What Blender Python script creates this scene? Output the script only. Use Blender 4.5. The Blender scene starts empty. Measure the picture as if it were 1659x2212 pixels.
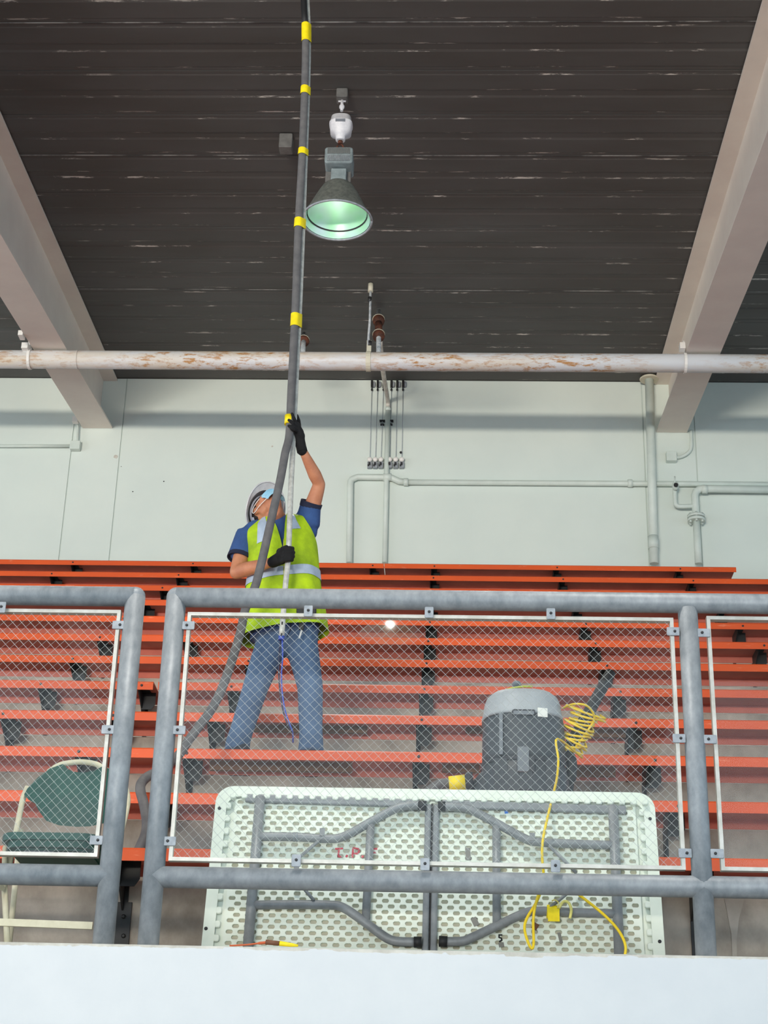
import bpy, math, random
from mathutils import Vector, Matrix
random.seed(7)
PI = math.pi
sc = bpy.context.scene
COL = sc.collection

# ------------------------------------------------------------------ camera
EZ = 1.6                                   # eye height above the lower floor
F_PX = 3600.0
PITCH, YAW, ROLL = 0.426, 0.0434, -0.0274
fwd = Vector((-math.sin(YAW)*math.cos(PITCH), math.cos(YAW)*math.cos(PITCH), math.sin(PITCH)))
rgt = Vector((math.cos(YAW), math.sin(YAW), 0))
dwn = -rgt.cross(fwd)
cR, sR = math.cos(ROLL), math.sin(ROLL)
RGT = cR*rgt + sR*dwn
DWN = -sR*rgt + cR*dwn
EYE = Vector((0, 0, EZ))
cam_data = bpy.data.cameras.new('camera'); cam = bpy.data.objects.new('camera', cam_data); COL.objects.link(cam)
m = Matrix((( RGT.x, -DWN.x, -fwd.x, 0), (RGT.y, -DWN.y, -fwd.y, 0), (RGT.z, -DWN.z, -fwd.z, EZ), (0, 0, 0, 1)))
cam.matrix_world = m
cam_data.sensor_fit = 'AUTO'; cam_data.sensor_width = 36.0; cam_data.lens = F_PX/2212*36
cam_data.clip_end = 200
sc.camera = cam

# ------------------------------------------------------------------ world and lights
world = bpy.data.worlds.new('world'); sc.world = world; world.use_nodes = True
bg = world.node_tree.nodes['Background']; bg.inputs[0].default_value = (0.66, 0.86, 1.0, 1); bg.inputs[1].default_value = 1.7

def area_light(name, loc, target, sx, sy, power, color):
    d = bpy.data.lights.new(name, 'AREA'); d.shape = 'RECTANGLE'; d.size = sx; d.size_y = sy; d.energy = power; d.color = color
    o = bpy.data.objects.new(name, d); COL.objects.link(o); o.location = loc
    v = Vector(target)-Vector(loc)
    o.rotation_euler = v.to_track_quat('-Z', 'Y').to_euler()
    return o
# two added fill lamps, then a far floodlight placed from the pipe's shadow
area_light('hall_fill_lamp', (-3, -15, EZ+7.4), (-3, -12.0, 0), 22, 10, 1500, (0.80, 0.90, 1.0))  # unseen fill added over the hall floor, no skylight behind it
area_light('left_fill_lamp', (-18, 3.0, 5.0), (2.4, 9.5, 9.6), 10, 4, 480, (1.0, 0.93, 0.88))  # unseen fill added at the left to brighten the right beam's side
flood = area_light('far_floodlight', (-7, -22, 1.0), (-1.5, 16, 11.0), 9, 1.0, 325, (1.0, 0.92, 0.80)); flood.data.spread = math.radians(34)

sc.view_settings.view_transform = 'Standard'; sc.view_settings.look = 'None'
sc.view_settings.gamma = 1.0; sc.view_settings.use_curve_mapping = False
sc.view_settings.exposure = 0.0

# ------------------------------------------------------------------ measuring helper: point of the stand seen at a photo pixel, at depth D
def V(x, y, D):
    r = RGT*((x-829.5)/F_PX) + DWN*((y-1106.0)/F_PX) + fwd
    return EYE + r*(D/r.y)
def dirpx(x, y):
    return RGT*((x-829.5)/F_PX) + DWN*((y-1106.0)/F_PX) + fwd

# ------------------------------------------------------------------ materials
def lin(c):
    c /= 255.0
    return c/12.92 if c <= 0.04045 else ((c+0.055)/1.055)**2.4
def rgb(r, g, b): return (lin(r), lin(g), lin(b), 1)
class NT:
    def __init__(s, name):
        s.m = bpy.data.materials.new(name); s.m.use_nodes = True; s.t = s.m.node_tree; s.n = s.t.nodes; s.l = s.t.links
        s.p = s.n['Principled BSDF']; s.out = s.n['Material Output']
    def node(s, kind, **kw):
        o = s.n.new(kind)
        for k, v in kw.items():
            if k.startswith('i_'): o.inputs[k[2:]].default_value = v
            else: setattr(o, k, v)
        return o
    def link(s, a, b): s.l.new(a, b)
    def coords(s, scale, kind='Object'):
        tc = s.node('ShaderNodeTexCoord'); mp = s.node('ShaderNodeMapping'); mp.inputs['Scale'].default_value = scale
        if kind == 'World':
            g = s.node('ShaderNodeNewGeometry'); s.link(g.outputs['Position'], mp.inputs['Vector'])
        else: s.link(tc.outputs[kind], mp.inputs['Vector'])
        return mp.outputs['Vector']
    def noise(s, vec, scale, detail=4, rough=0.6, lo=0.35, hi=0.65):
        n = s.node('ShaderNodeTexNoise'); n.inputs['Scale'].default_value = scale; n.inputs['Detail'].default_value = detail; n.inputs['Roughness'].default_value = rough
        s.link(vec, n.inputs['Vector'])
        r = s.node('ShaderNodeMapRange'); r.inputs['From Min'].default_value = lo; r.inputs['From Max'].default_value = hi
        s.link(n.outputs['Fac'], r.inputs['Value']); return r.outputs['Result']
    def mix(s, fac, a, b):
        x = s.node('ShaderNodeMix', data_type='RGBA')
        for sock, val in ((x.inputs['Factor'], fac), (x.inputs['A'], a), (x.inputs['B'], b)):
            pass
        ins = {i.identifier: i for i in x.inputs}
        for ident, val in (('Factor_Float', fac), ('A_Color', a), ('B_Color', b)):
            if isinstance(val, (int, float, tuple)): ins[ident].default_value = val
            else: s.link(val, ins[ident])
        return [o for o in x.outputs if o.identifier == 'Result_Color'][0]
    def math(s, op, a, b=0.0):
        x = s.node('ShaderNodeMath', operation=op)
        for i, v in enumerate((a, b)):
            if isinstance(v, (int, float)): x.inputs[i].default_value = v
            else: s.link(v, x.inputs[i])
        return x.outputs[0]
    def bump(s, h, strength=0.2, dist=0.01):
        b = s.node('ShaderNodeBump'); b.inputs['Strength'].default_value = strength; b.inputs['Distance'].default_value = dist
        s.link(h, b.inputs['Height']); s.link(b.outputs['Normal'], s.p.inputs['Normal'])
def base(name, c, rough=0.5, metal=0.0, spec=0.5):
    t = NT(name); t.p.inputs['Base Color'].default_value = c; t.p.inputs['Roughness'].default_value = rough
    t.p.inputs['Metallic'].default_value = metal; t.p.inputs['Specular IOR Level'].default_value = spec
    return t
def plain(name, c, rough=0.5, metal=0.0, spec=0.5): return base(name, c, rough, metal, spec).m
def mottled(name, c1, c2, scale=8, rough=0.6, metal=0.0, stretch=(1, 1, 1), lo=0.35, hi=0.65, bump=0.0, detail=5, spec=0.4, dist=0.004):
    t = base(name, c1, rough, metal, spec); v = t.coords(stretch, 'World'); n = t.noise(v, scale, detail, 0.62, lo, hi)
    t.link(t.mix(n, c1, c2), t.p.inputs['Base Color'])
    if bump: t.bump(n, bump, dist)
    return t.m

MT = {}
MT['white_wall'] = mottled('white_wall_paint', rgb(221, 221, 221), rgb(214, 215, 216), 3, 0.55, bump=0.15)
MT['raw_edge'] = mottled('chipped_concrete_edge', rgb(214, 209, 199), rgb(186, 180, 169), 14, 0.9)
MT['mint_wall'] = mottled('pale_mint_wall_paint', rgb(214, 222, 214), rgb(208, 217, 210), 1.2, 0.6)
MT['mint_pipe'] = mottled('pale_mint_pipe_paint', rgb(208, 217, 209), rgb(198, 208, 200), 6, 0.45)
MT['joint'] = plain('wall_joint_gap', rgb(196, 206, 200), 0.9)  # backing colour that shows in the panel joints
MT['beam'] = mottled('cream_beam_paint', rgb(232, 222, 211), rgb(225, 214, 204), 2.5, 0.55)
MT['beam_spot'] = plain('white_painted_clamp', rgb(226, 222, 216), 0.5)
MT['galv'] = mottled('galvanised_steel', rgb(156, 160, 164), rgb(120, 126, 131), 26, 0.5, 0.12, lo=0.3, hi=0.72, stretch=(1, 1, 0.6))
MT['galv_light'] = mottled('galvanised_clip', rgb(166, 170, 176), rgb(140, 146, 152), 30, 0.5, 0.2)
MT['alu'] = mottled('aluminium_channel', rgb(206, 202, 194), rgb(182, 178, 168), 16, 0.38, 0.25)
MT['bolt'] = plain('dark_bolt', rgb(52, 52, 54), 0.5, 0.3)
MT['black_steel'] = mottled('black_bracket_steel', rgb(34, 33, 34), rgb(22, 22, 22), 20, 0.5)
MT['concrete'] = mottled('weathered_concrete', rgb(200, 191, 179), rgb(126, 117, 107), 2.6, 0.9, stretch=(1.3, 1, 1), lo=0.3, hi=0.74, bump=0.25, detail=9)
MT['stain'] = mottled('pale_cement_stain', rgb(186, 178, 168), rgb(170, 162, 152), 8, 0.9)
MT['wood'] = mottled('brown_packing_board', rgb(124, 92, 68), rgb(98, 72, 52), 7, 0.85, stretch=(0.3, 1, 3))
MT['silver_pipe'] = mottled('silver_aluminium_pole', rgb(208, 207, 200), rgb(172, 171, 165), 34, 0.4, 0.15)
MT['hose'] = mottled('grey_vacuum_hose', rgb(106, 103, 103), rgb(90, 88, 89), 18, 0.6)
MT['tape'] = mottled('yellow_tape', rgb(250, 226, 30), rgb(236, 208, 24), 25, 0.45)
MT['black'] = plain('black_rubber', rgb(26, 26, 28), 0.6)
MT['yellow_cord'] = plain('yellow_cord_jacket', rgb(240, 206, 30), 0.45)
MT['blue_cord'] = plain('blue_cord_jacket', rgb(58, 82, 178), 0.4)
MT['dark_cord'] = plain('dark_blue_cord_jacket', rgb(40, 42, 70), 0.45)
MT['orange_cord'] = plain('orange_cord_jacket', rgb(190, 84, 34), 0.5)
MT['brown_plug'] = plain('brown_plug', rgb(112, 70, 46), 0.6)
MT['table'] = mottled('pale_green_white_plastic', rgb(232, 238, 226), rgb(224, 231, 217), 9, 0.5)
MT['dimple'] = plain('beige_dimple', rgb(186, 180, 160), 0.8)  # beige for the pocket floors, darker than the tabletop plastic
MT['table_leg'] = mottled('grey_table_frame', rgb(142, 145, 148), rgb(124, 127, 130), 20, 0.45, 0.1)
MT['red_ink'] = plain('red_ink', rgb(214, 70, 84), 0.7)
MT['blue_tape'] = plain('blue_tape', rgb(40, 110, 205), 0.6)
MT['grey_tape'] = plain('grey_tape_scrap', rgb(128, 126, 120), 0.7)
MT['pale_yellow'] = plain('pale_yellow_ribbon', rgb(232, 222, 130), 0.6)
MT['chair_green'] = mottled('dark_green_chair_plastic', rgb(14, 76, 64), rgb(12, 66, 56), 12, 0.5)
MT['chair_beige'] = mottled('beige_chair_tube', rgb(214, 206, 180), rgb(198, 190, 162), 14, 0.45)
MT['sticker_grey'] = plain('grey_sticker', rgb(120, 124, 132), 0.7)
MT['vac_lid'] = mottled('light_grey_vacuum_lid', rgb(164, 168, 172), rgb(154, 158, 162), 8, 0.5)
MT['vac_body'] = mottled('slate_grey_vacuum_body', rgb(66, 70, 75), rgb(58, 62, 67), 8, 0.5)
MT['vac_latch'] = plain('mid_grey_latch', rgb(112, 117, 123), 0.45)
MT['vac_dark'] = plain('dark_slot', rgb(44, 46, 52), 0.6)
MT['lime'] = plain('lime_trim', rgb(190, 196, 60), 0.5)
MT['white'] = plain('white_label', rgb(226, 226, 220), 0.6)
MT['white_paint'] = mottled('white_enamel', rgb(226, 224, 228), rgb(206, 204, 210), 24, 0.45)
MT['lamp_grey'] = mottled('grey_lamp_casting', rgb(138, 148, 150), rgb(118, 128, 130), 20, 0.5)
MT['lamp_shell'] = mottled('spun_grey_reflector', rgb(128, 130, 122), rgb(100, 103, 98), 36, 0.5, 0.3)
MT['rust'] = mottled('rusty_iron', rgb(112, 62, 42), rgb(66, 42, 34), 30, 0.75)
MT['box_grey'] = mottled('grey_junction_box', rgb(112, 110, 108), rgb(92, 90, 88), 12, 0.55)
MT['fit_paint'] = mottled('flaking_white_blue_paint', rgb(206, 208, 208), rgb(142, 150, 158), 30, 0.6)
MT['skin'] = mottled('tanned_skin', rgb(196, 132, 98), rgb(178, 114, 84), 14, 0.55, bump=0.08, dist=0.002)
MT['shirt'] = mottled('blue_tshirt_cotton', rgb(58, 88, 140), rgb(48, 74, 122), 9, 0.9, lo=0.3, hi=0.7, bump=0.5, dist=0.012)
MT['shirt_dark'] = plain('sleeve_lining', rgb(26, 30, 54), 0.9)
MT['jeans'] = mottled('blue_denim', rgb(92, 116, 146), rgb(68, 90, 120), 11, 0.9, lo=0.3, hi=0.7, bump=0.5, dist=0.014, stretch=(1, 1, 0.6))
MT['vest'] = mottled('hi_vis_lime_vest', rgb(186, 216, 20), rgb(118, 148, 26), 5, 0.75, lo=0.36, hi=0.74, bump=0.45, dist=0.012)
MT['silver_tape'] = mottled('silver_reflective_tape', rgb(186, 200, 218), rgb(168, 182, 200), 20, 0.4, 0.1)
MT['glove'] = mottled('black_knit_glove', rgb(26, 25, 27), rgb(18, 18, 19), 40, 0.9)
MT['helmet'] = mottled('scuffed_white_helmet', rgb(214, 212, 212), rgb(190, 188, 190), 14, 0.4)
MT['helmet_in'] = plain('grey_helmet_suspension', rgb(176, 176, 186), 0.6)
MT['green_sticker'] = plain('pale_green_helmet_sticker', rgb(150, 196, 160), 0.5)
MT['mask'] = mottled('pale_blue_mask', rgb(168, 212, 232), rgb(146, 198, 224), 20, 0.8)
MT['mask_white'] = plain('white_mask_cord', rgb(236, 232, 230), 0.7)
MT['hair'] = plain('dark_hair', rgb(40, 32, 30), 0.8)
MT['eye'] = plain('eye_white', rgb(220, 214, 206), 0.3)
MT['shoe'] = plain('dark_boot_leather', rgb(38, 40, 50), 0.6)
MT['chrome'] = plain('steel_key', rgb(190, 190, 190), 0.3, 0.8)
MT['seal'] = plain('ivory_plate', rgb(206, 200, 180), 0.6)
MT['far_wall'] = plain('far_side_floor', rgb(236, 238, 240), 0.5)

def orange_mat():                                     # painted steel with rubbed, paler flecks
    t = base('orange_bench_paint', rgb(222, 86, 28), 0.42)
    v = t.coords((1, 1, 6), 'World'); n = t.noise(v, 7, 8, 0.72, 0.60, 0.67)
    n2 = t.noise(t.coords((1, 1, 1), 'World'), 1.7, 3, 0.5, 0.3, 0.7)
    c = t.mix(n2, rgb(226, 88, 28), rgb(212, 80, 28))
    nn = t.math('MULTIPLY', n, 0.55)
    t.link(t.mix(nn, c, rgb(236, 150, 116)), t.p.inputs['Base Color']); return t.m
MT['orange'] = orange_mat()
MT['orange_back'] = mottled('orange_underside_bounce', rgb(206, 116, 98), rgb(192, 104, 88), 6, 0.7)  # pinker underside: bounce light and haze put into the orange

def roof_mat():                                       # dark deck; scuffs run along the fold lines (local y)
    t = base('dark_roof_deck', rgb(56, 53, 51), 0.62)
    g = t.node('ShaderNodeNewGeometry'); tc = t.node('ShaderNodeTexCoord'); sep = t.node('ShaderNodeSeparateXYZ'); t.link(tc.outputs['Object'], sep.inputs[0])
    y = sep.outputs['Y']; mask = None
    for yi in ROOF_FOLDS:
        a = t.math('ABSOLUTE', t.math('SUBTRACT', y, yi)); b = t.math('LESS_THAN', a, 0.010)
        mask = b if mask is None else t.math('MAXIMUM', mask, b)
    mp = t.node('ShaderNodeMapping'); mp.inputs['Scale'].default_value = (1.5, 6.0, 0); t.link(g.outputs['Position'], mp.inputs['Vector'])
    n = t.noise(mp.outputs['Vector'], 1.5, 6, 0.75, 0.555, 0.62)
    mp2 = t.node('ShaderNodeMapping'); mp2.inputs['Scale'].default_value = (0.10, 0.13, 0); t.link(g.outputs['Position'], mp2.inputs['Vector'])
    patch = t.noise(mp2.outputs['Vector'], 2.4, 2, 0.5, 0.30, 0.52)
    f = t.math('MULTIPLY', t.math('MULTIPLY', mask, n), patch)
    mp3 = t.node('ShaderNodeMapping'); mp3.inputs['Scale'].default_value = (0.35, 1.2, 0); t.link(g.outputs['Position'], mp3.inputs['Vector'])
    big = t.noise(mp3.outputs['Vector'], 1.6, 4, 0.6, 0.3, 0.7)
    c = t.mix(big, rgb(75, 72, 69), rgb(88, 87, 86))
    t.link(t.mix(t.math('MULTIPLY', f, 0.85), c, rgb(214, 208, 200)), t.p.inputs['Base Color']); return t.m
ROOF_PITCH = 0.6039
ROOF_FOLDS = [ROOF_PITCH*q for q in (0.08, 0.425, 0.58, 0.925)]
MT['roof'] = roof_mat()
MT['roof_gap'] = plain('roof_seam_dark', rgb(24, 23, 23), 0.9)
MT['roof_bare'] = mottled('seam_bare_metal', rgb(150, 148, 146), rgb(64, 62, 62), 2.5, 0.5, stretch=(0.7, 0, 0), lo=0.42, hi=0.55)

def main_pipe_mat():
    t = base('rust_stained_pipe', rgb(206, 203, 206), 0.5)
    patch = t.noise(t.coords((0.55, 1, 1), 'World'), 1.3, 3, 0.5, 0.30, 0.55)
    n = t.noise(t.coords((1.6, 3, 7), 'World'), 5.0, 9, 0.72, 0.50, 0.60)
    n2 = t.noise(t.coords((0.8, 4, 6), 'World'), 1.1, 5, 0.6, 0.42, 0.66)
    c = t.mix(t.math('MULTIPLY', n2, 0.7), rgb(208, 208, 210), rgb(206, 188, 160))
    t.link(t.mix(t.math('MULTIPLY', n, patch), c, rgb(172, 122, 66)), t.p.inputs['Base Color']); return t.m
MT['main_pipe'] = main_pipe_mat()

def glass_mat():                                      # thin clear pane: mostly see-through, a few per cent mirror, a little dust
    t = NT('clear_pane_glass'); t.n.remove(t.p)
    tr = t.node('ShaderNodeBsdfTransparent'); tr.inputs[0].default_value = (0.965, 0.975, 0.97, 1)
    gl = t.node('ShaderNodeBsdfGlossy'); gl.inputs['Roughness'].default_value = 0.02
    df = t.node('ShaderNodeBsdfDiffuse'); df.inputs[0].default_value = rgb(214, 214, 206)
    m1 = t.node('ShaderNodeMixShader'); m1.inputs[0].default_value = 0.010; t.link(tr.outputs[0], m1.inputs[1]); t.link(gl.outputs[0], m1.inputs[2])
    m2 = t.node('ShaderNodeMixShader'); m2.inputs[0].default_value = 0.002; t.link(m1.outputs[0], m2.inputs[1]); t.link(df.outputs[0], m2.inputs[2])
    t.link(m2.outputs[0], t.out.inputs['Surface']); return t.m
MT['glass'] = glass_mat()
MT['wire'] = plain('bright_wire', rgb(196, 202, 200), 0.4, 0.2)

def reflector_mat():                                  # dichroic-looking inner reflector
    t = base('green_tinted_reflector', rgb(180, 226, 196), 0.42, 0.3)
    n = t.noise(t.coords((1, 1, 1)), 3.2, 2, 0.5, 0.38, 0.62)
    t.link(t.mix(n, rgb(170, 226, 184), rgb(204, 220, 230)), t.p.inputs['Base Color']); return t.m
MT['reflector'] = reflector_mat()
def emit(name, c, s):
    t = NT(name); t.p.inputs['Base Color'].default_value = c; t.p.inputs['Emission Color'].default_value = c; t.p.inputs['Emission Strength'].default_value = s; return t.m
MT['bulb'] = emit('lit_bulb', (1, 0.96, 0.88, 1), 14.0)

# ------------------------------------------------------------------ mesh builder
class MB:
    def __init__(s): s.v = []; s.f = []; s.sm = []
    def add(s, vs, fs, smooth=False):
        o = len(s.v); s.v += [Vector(v) for v in vs]
        for f in fs: s.f.append([i+o for i in f]); s.sm.append(smooth)
        return s
    def box(s, x0, x1, y0, y1, z0, z1):
        vs = [(x, y, z) for z in (z0, z1) for y in (y0, y1) for x in (x0, x1)]
        return s.add(vs, [(0, 2, 3, 1), (4, 5, 7, 6), (0, 1, 5, 4), (2, 6, 7, 3), (0, 4, 6, 2), (1, 3, 7, 5)])
    def obox(s, c, ax, ay, az, hx, hy, hz):
        c = Vector(c); vs = []
        for k in (-1, 1):
            for j in (-1, 1):
                for i in (-1, 1): vs.append(c+ax*(i*hx)+ay*(j*hy)+az*(k*hz))
        return s.add(vs, [(0, 2, 3, 1), (4, 5, 7, 6), (0, 1, 5, 4), (2, 6, 7, 3), (0, 4, 6, 2), (1, 3, 7, 5)])
    def bevel_box(s, c, ax, ay, az, hx, hy, hz, r, n=3):
        """rounded outline in the ax/az plane, straight along ay, with small chamfer"""
        c = Vector(c); out = []
        for cx_, cz_, a0 in ((1, 1, 0), (-1, 1, 90), (-1, -1, 180), (1, -1, 270)):
            for k in range(n+1):
                a = math.radians(a0+90*k/n); out.append((cx_*(hx-r)+r*math.cos(a), cz_*(hz-r)+r*math.sin(a)))
        N = len(out); ch = min(r*0.4, hy*0.5); vs = []
        for yy, k in ((-hy, 1), (-hy+ch, 0), (hy-ch, 0), (hy, 1)):
            for (a, b) in out:
                q = 1.0-(ch/max(hx, hz) if k else 0)
                vs.append(c+ax*(a*q)+az*(b*q)+ay*yy)
        fs = [tuple(range(N)), tuple(range(4*N-1, 3*N-1, -1))]
        for r_ in range(3):
            for i in range(N):
                j = (i+1) % N; fs.append((r_*N+j, r_*N+i, (r_+1)*N+i, (r_+1)*N+j))
        return s.add(vs, fs)
    def prism(s, outline, fn, h0, h1):
        """outline of (u,w) extruded between fn(u,w,h0) and fn(u,w,h1)"""
        N = len(outline); vs = [fn(u, w, h0) for u, w in outline]+[fn(u, w, h1) for u, w in outline]
        fs = [tuple(range(N-1, -1, -1)), tuple(range(N, 2*N))]
        for i in range(N): j = (i+1) % N; fs.append((i, j, N+j, N+i))
        return s.add(vs, fs)
    def tube(s, pts, rad, n=10, caps=True, smooth=True, flat=1.0, ref=None):
        pts = [Vector(p) for p in pts]; N = len(pts)
        if not hasattr(rad, '__len__'): rad = [rad]*N
        vs = []; u = None
        for i in range(N):
            t = (pts[min(i+1, N-1)]-pts[max(i-1, 0)])
            if t.length < 1e-9: t = Vector((0, 0, 1))
            t.normalize()
            if u is None:
                a = Vector(ref) if ref is not None else (Vector((0, 0, 1)) if abs(t.z) < 0.9 else Vector((0, 1, 0)))
                u = a-t*a.dot(t); u.normalize()
            else:
                u = u-t*u.dot(t); u.normalize()
            w = t.cross(u)
            for k in range(n):
                a = 2*PI*k/n; vs.append(pts[i]+u*(rad[i]*math.cos(a))+w*(rad[i]*flat*math.sin(a)))
        o = len(s.v); s.v += vs
        for i in range(N-1):
            for k in range(n):
                j = (k+1) % n; s.f.append([o+i*n+k, o+i*n+j, o+(i+1)*n+j, o+(i+1)*n+k]); s.sm.append(smooth)
        if caps:
            s.f.append([o+k for k in range(n-1, -1, -1)]); s.sm.append(False)
            s.f.append([o+(N-1)*n+k for k in range(n)]); s.sm.append(False)
        return s
    def limb(s, pts, rad, n=14, flat=1.0, ref=None):
        """tube with rounded ends"""
        pts = [Vector(p) for p in pts]; rad = list(rad)
        a = (pts[0]-pts[1]).normalized(); b = (pts[-1]-pts[-2]).normalized(); P = []; Rr = []
        for q in (80, 55, 28): q = math.radians(q); P.append(pts[0]+a*(rad[0]*math.sin(q))); Rr.append(rad[0]*math.cos(q))
        P += pts; Rr += rad
        for q in (28, 55, 80): q = math.radians(q); P.append(pts[-1]+b*(rad[-1]*math.sin(q))); Rr.append(rad[-1]*math.cos(q))
        return s.tube(P, Rr, n, True, True, flat, ref)
    def lathe(s, c, prof, n=24, axis=None, e1=None, sq=2.0, smooth=True, cap0=True, cap1=True):
        """profile of (radius, height) about axis through c; sq>2 squares the section"""
        c = Vector(c); az = Vector(axis) if axis is not None else Vector((0, 0, 1)); az.normalize()
        ax = Vector(e1) if e1 is not None else (Vector((1, 0, 0)) if abs(az.x) < 0.9 else Vector((0, 1, 0)))
        ax = (ax-az*ax.dot(az)).normalized(); ay = az.cross(ax); vs = []
        for (r, h) in prof:
            for k in range(n):
                a = 2*PI*k/n; ca, sa = math.cos(a), math.sin(a)
                q = r/((abs(ca)**sq+abs(sa)**sq)**(1.0/sq))
                vs.append(c+az*h+ax*(q*ca)+ay*(q*sa))
        o = len(s.v); s.v += vs
        for i in range(len(prof)-1):
            for k in range(n):
                j = (k+1) % n; s.f.append([o+i*n+k, o+i*n+j, o+(i+1)*n+j, o+(i+1)*n+k]); s.sm.append(smooth)
        if cap0: s.f.append([o+k for k in range(n-1, -1, -1)]); s.sm.append(False)
        if cap1: s.f.append([o+(len(prof)-1)*n+k for k in range(n)]); s.sm.append(False)
        return s
    def ball(s, c, ax, ay, az, rx, ry, rz, n=18, m_=10):
        c = Vector(c); vs = []; 
        for i in range(1, m_):
            p = -PI/2+PI*i/m_
            for k in range(n):
                a = 2*PI*k/n; vs.append(c+ax*(rx*math.cos(p)*math.cos(a))+ay*(ry*math.cos(p)*math.sin(a))+az*(rz*math.sin(p)))
        o = len(s.v); s.v += vs; s.v += [c-az*rz, c+az*rz]; bt = o+len(vs); tp = bt+1
        for i in range(m_-2):
            for k in range(n):
                j = (k+1) % n; s.f.append([o+i*n+k, o+i*n+j, o+(i+1)*n+j, o+(i+1)*n+k]); s.sm.append(True)
        for k in range(n):
            j = (k+1) % n; s.f.append([bt, o+j, o+k]); s.sm.append(True)
            s.f.append([tp, o+(m_-2)*n+k, o+(m_-2)*n+j]); s.sm.append(True)
        return s
    def grid(s, fn, nu, nv, smooth=True):
        vs = [fn(i/nu, j/nv) for j in range(nv+1) for i in range(nu+1)]
        fs = [(j*(nu+1)+i, j*(nu+1)+i+1, (j+1)*(nu+1)+i+1, (j+1)*(nu+1)+i) for j in range(nv) for i in range(nu)]
        return s.add(vs, fs, smooth)
    def mesh(s, name, mat, off=Vector((0, 0, 0))):
        me = bpy.data.meshes.new(name); me.from_pydata([tuple(v-off) for v in s.v], [], s.f); me.update()
        me.polygons.foreach_set('use_smooth', s.sm)
        if mat is not None: me.materials.append(mat)
        return me

def root_of(o):
    while o.parent: o = o.parent
    return o
def wloc(o):
    p = Vector(o.location)
    while o.parent: o = o.parent; p += Vector(o.location)
    return p
def link_mesh(name, me, parent=None, loc=(0, 0, 0)):
    o = bpy.data.objects.new(name, me); COL.objects.link(o)
    if parent is not None: o.parent = parent
    o.location = loc; return o
def thing(name, loc, label, cat, group=None):
    o = bpy.data.objects.new(name, None); COL.objects.link(o); o.location = loc; o.empty_display_size = 0.1
    o['label'] = label; o['category'] = cat
    if group: o['group'] = group
    return o
def part(name, mb, mat, parent, label=None, kind=None):
    """mesh given in world coordinates, hung under parent"""
    o = link_mesh(name, mb.mesh(name, MT[mat], wloc(parent)), parent)
    if label: o['label'] = label
    if kind: o['kind'] = kind
    return o
def single(name, mb, mat, label, cat, loc, group=None):
    loc = Vector(loc); o = link_mesh(name, mb.mesh(name, MT[mat], loc), None, loc); o['label'] = label; o['category'] = cat
    if group: o['group'] = group
    return o
def struct(name, mb=None, mat=None, loc=(0, 0, 0), label=None):
    if mb is None: o = bpy.data.objects.new(name, None); COL.objects.link(o); o.location = loc
    else: o = link_mesh(name, mb.mesh(name, MT[mat], Vector(loc)), None, loc)
    o['kind'] = 'structure'
    if label: o['label'] = label
    return o
def copy_part(src, parent, loc):
    c = src.copy(); COL.objects.link(c); c.parent = parent; c.location = loc; return c
def spline(pts, n=6):
    """Catmull-Rom through points"""
    P = [Vector(p) for p in pts]; P = [P[0]*2-P[1]]+P+[P[-1]*2-P[-2]]; out = []
    for i in range(1, len(P)-2):
        for k in range(n):
            t = k/n; a, b, c, d = P[i-1], P[i], P[i+1], P[i+2]
            out.append(0.5*((2*b)+(c-a)*t+(2*a-5*b+4*c-d)*t*t+(3*b-a-3*c+d)*t*t*t))
    out.append(P[-2]); return out
def fused(name, mb, mat, voxel, smooth=4, off=Vector((0, 0, 0))):
    """one continuous skin around overlapping volumes"""
    me = mb.mesh('tmp', None); o = bpy.data.objects.new('tmp', me); COL.objects.link(o)
    r = o.modifiers.new('r', 'REMESH'); r.mode = 'VOXEL'; r.voxel_size = voxel
    if smooth: q = o.modifiers.new('s', 'SMOOTH'); q.factor = 0.5; q.iterations = smooth
    dg = bpy.context.evaluated_depsgraph_get(); dg.update(); ev = o.evaluated_get(dg)
    out = bpy.data.meshes.new_from_object(ev); out.name = name
    bpy.data.objects.remove(o); bpy.data.meshes.remove(me)
    out.transform(Matrix.Translation(-off)); out.polygons.foreach_set('use_smooth', [True]*len(out.polygons))
    out.materials.clear(); out.materials.append(MT[mat]); return out
X, Y, Z = Vector((1, 0, 0)), Vector((0, 1, 0)), Vector((0, 0, 1))

# ================================================================== SETTING
D0, PD, H0, RISE, SEATW, LIP = 6.9236, 0.78, 1.5853+EZ, 0.4446, 0.3163, 0.0555
ROWS = 12
def tread(k): return H0+(k-1)*RISE-0.05            # foot level behind bench k-1
def riser(k): return D0+k*PD+SEATW+0.035
WALL_D = 16.1
ZR0, SL = 7.7198+EZ, 0.0738
def roof_z(D): return ZR0+SL*D
FLOOR = 2.60
RAIL_D = 5.9
WTOP = V(830, 2051, 5.82).z

struct('floor', MB().box(-16, 16, -34, -0.5, -0.2, 0.0), 'far_wall', label='pale smooth floor of the hall below the stand')
struct('floor_dark_strip', MB().box(-16, 16, -0.5, 5.82, -0.2, 0.0), 'black', label='dark stretch of hall floor added to cut bounce light on the white wall')  # unseen dark strip, added so less floor bounce reaches the white wall
struct('walkway', MB().box(-9, 9, 6.02, riser(0)+0.02, FLOOR-0.3, FLOOR), 'concrete', label='concrete walkway behind the guard rail')
stand = struct('concrete_stand', None, None, (0, riser(0), FLOOR), 'stepped concrete stand carrying the benches')
for k in range(ROWS):
    y0 = riser(k); y1 = riser(k+1) if k < ROWS-1 else WALL_D
    part('step', MB().box(-9, 9, y0, y1, FLOOR-0.3, tread(k+1)), 'concrete', stand)

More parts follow.
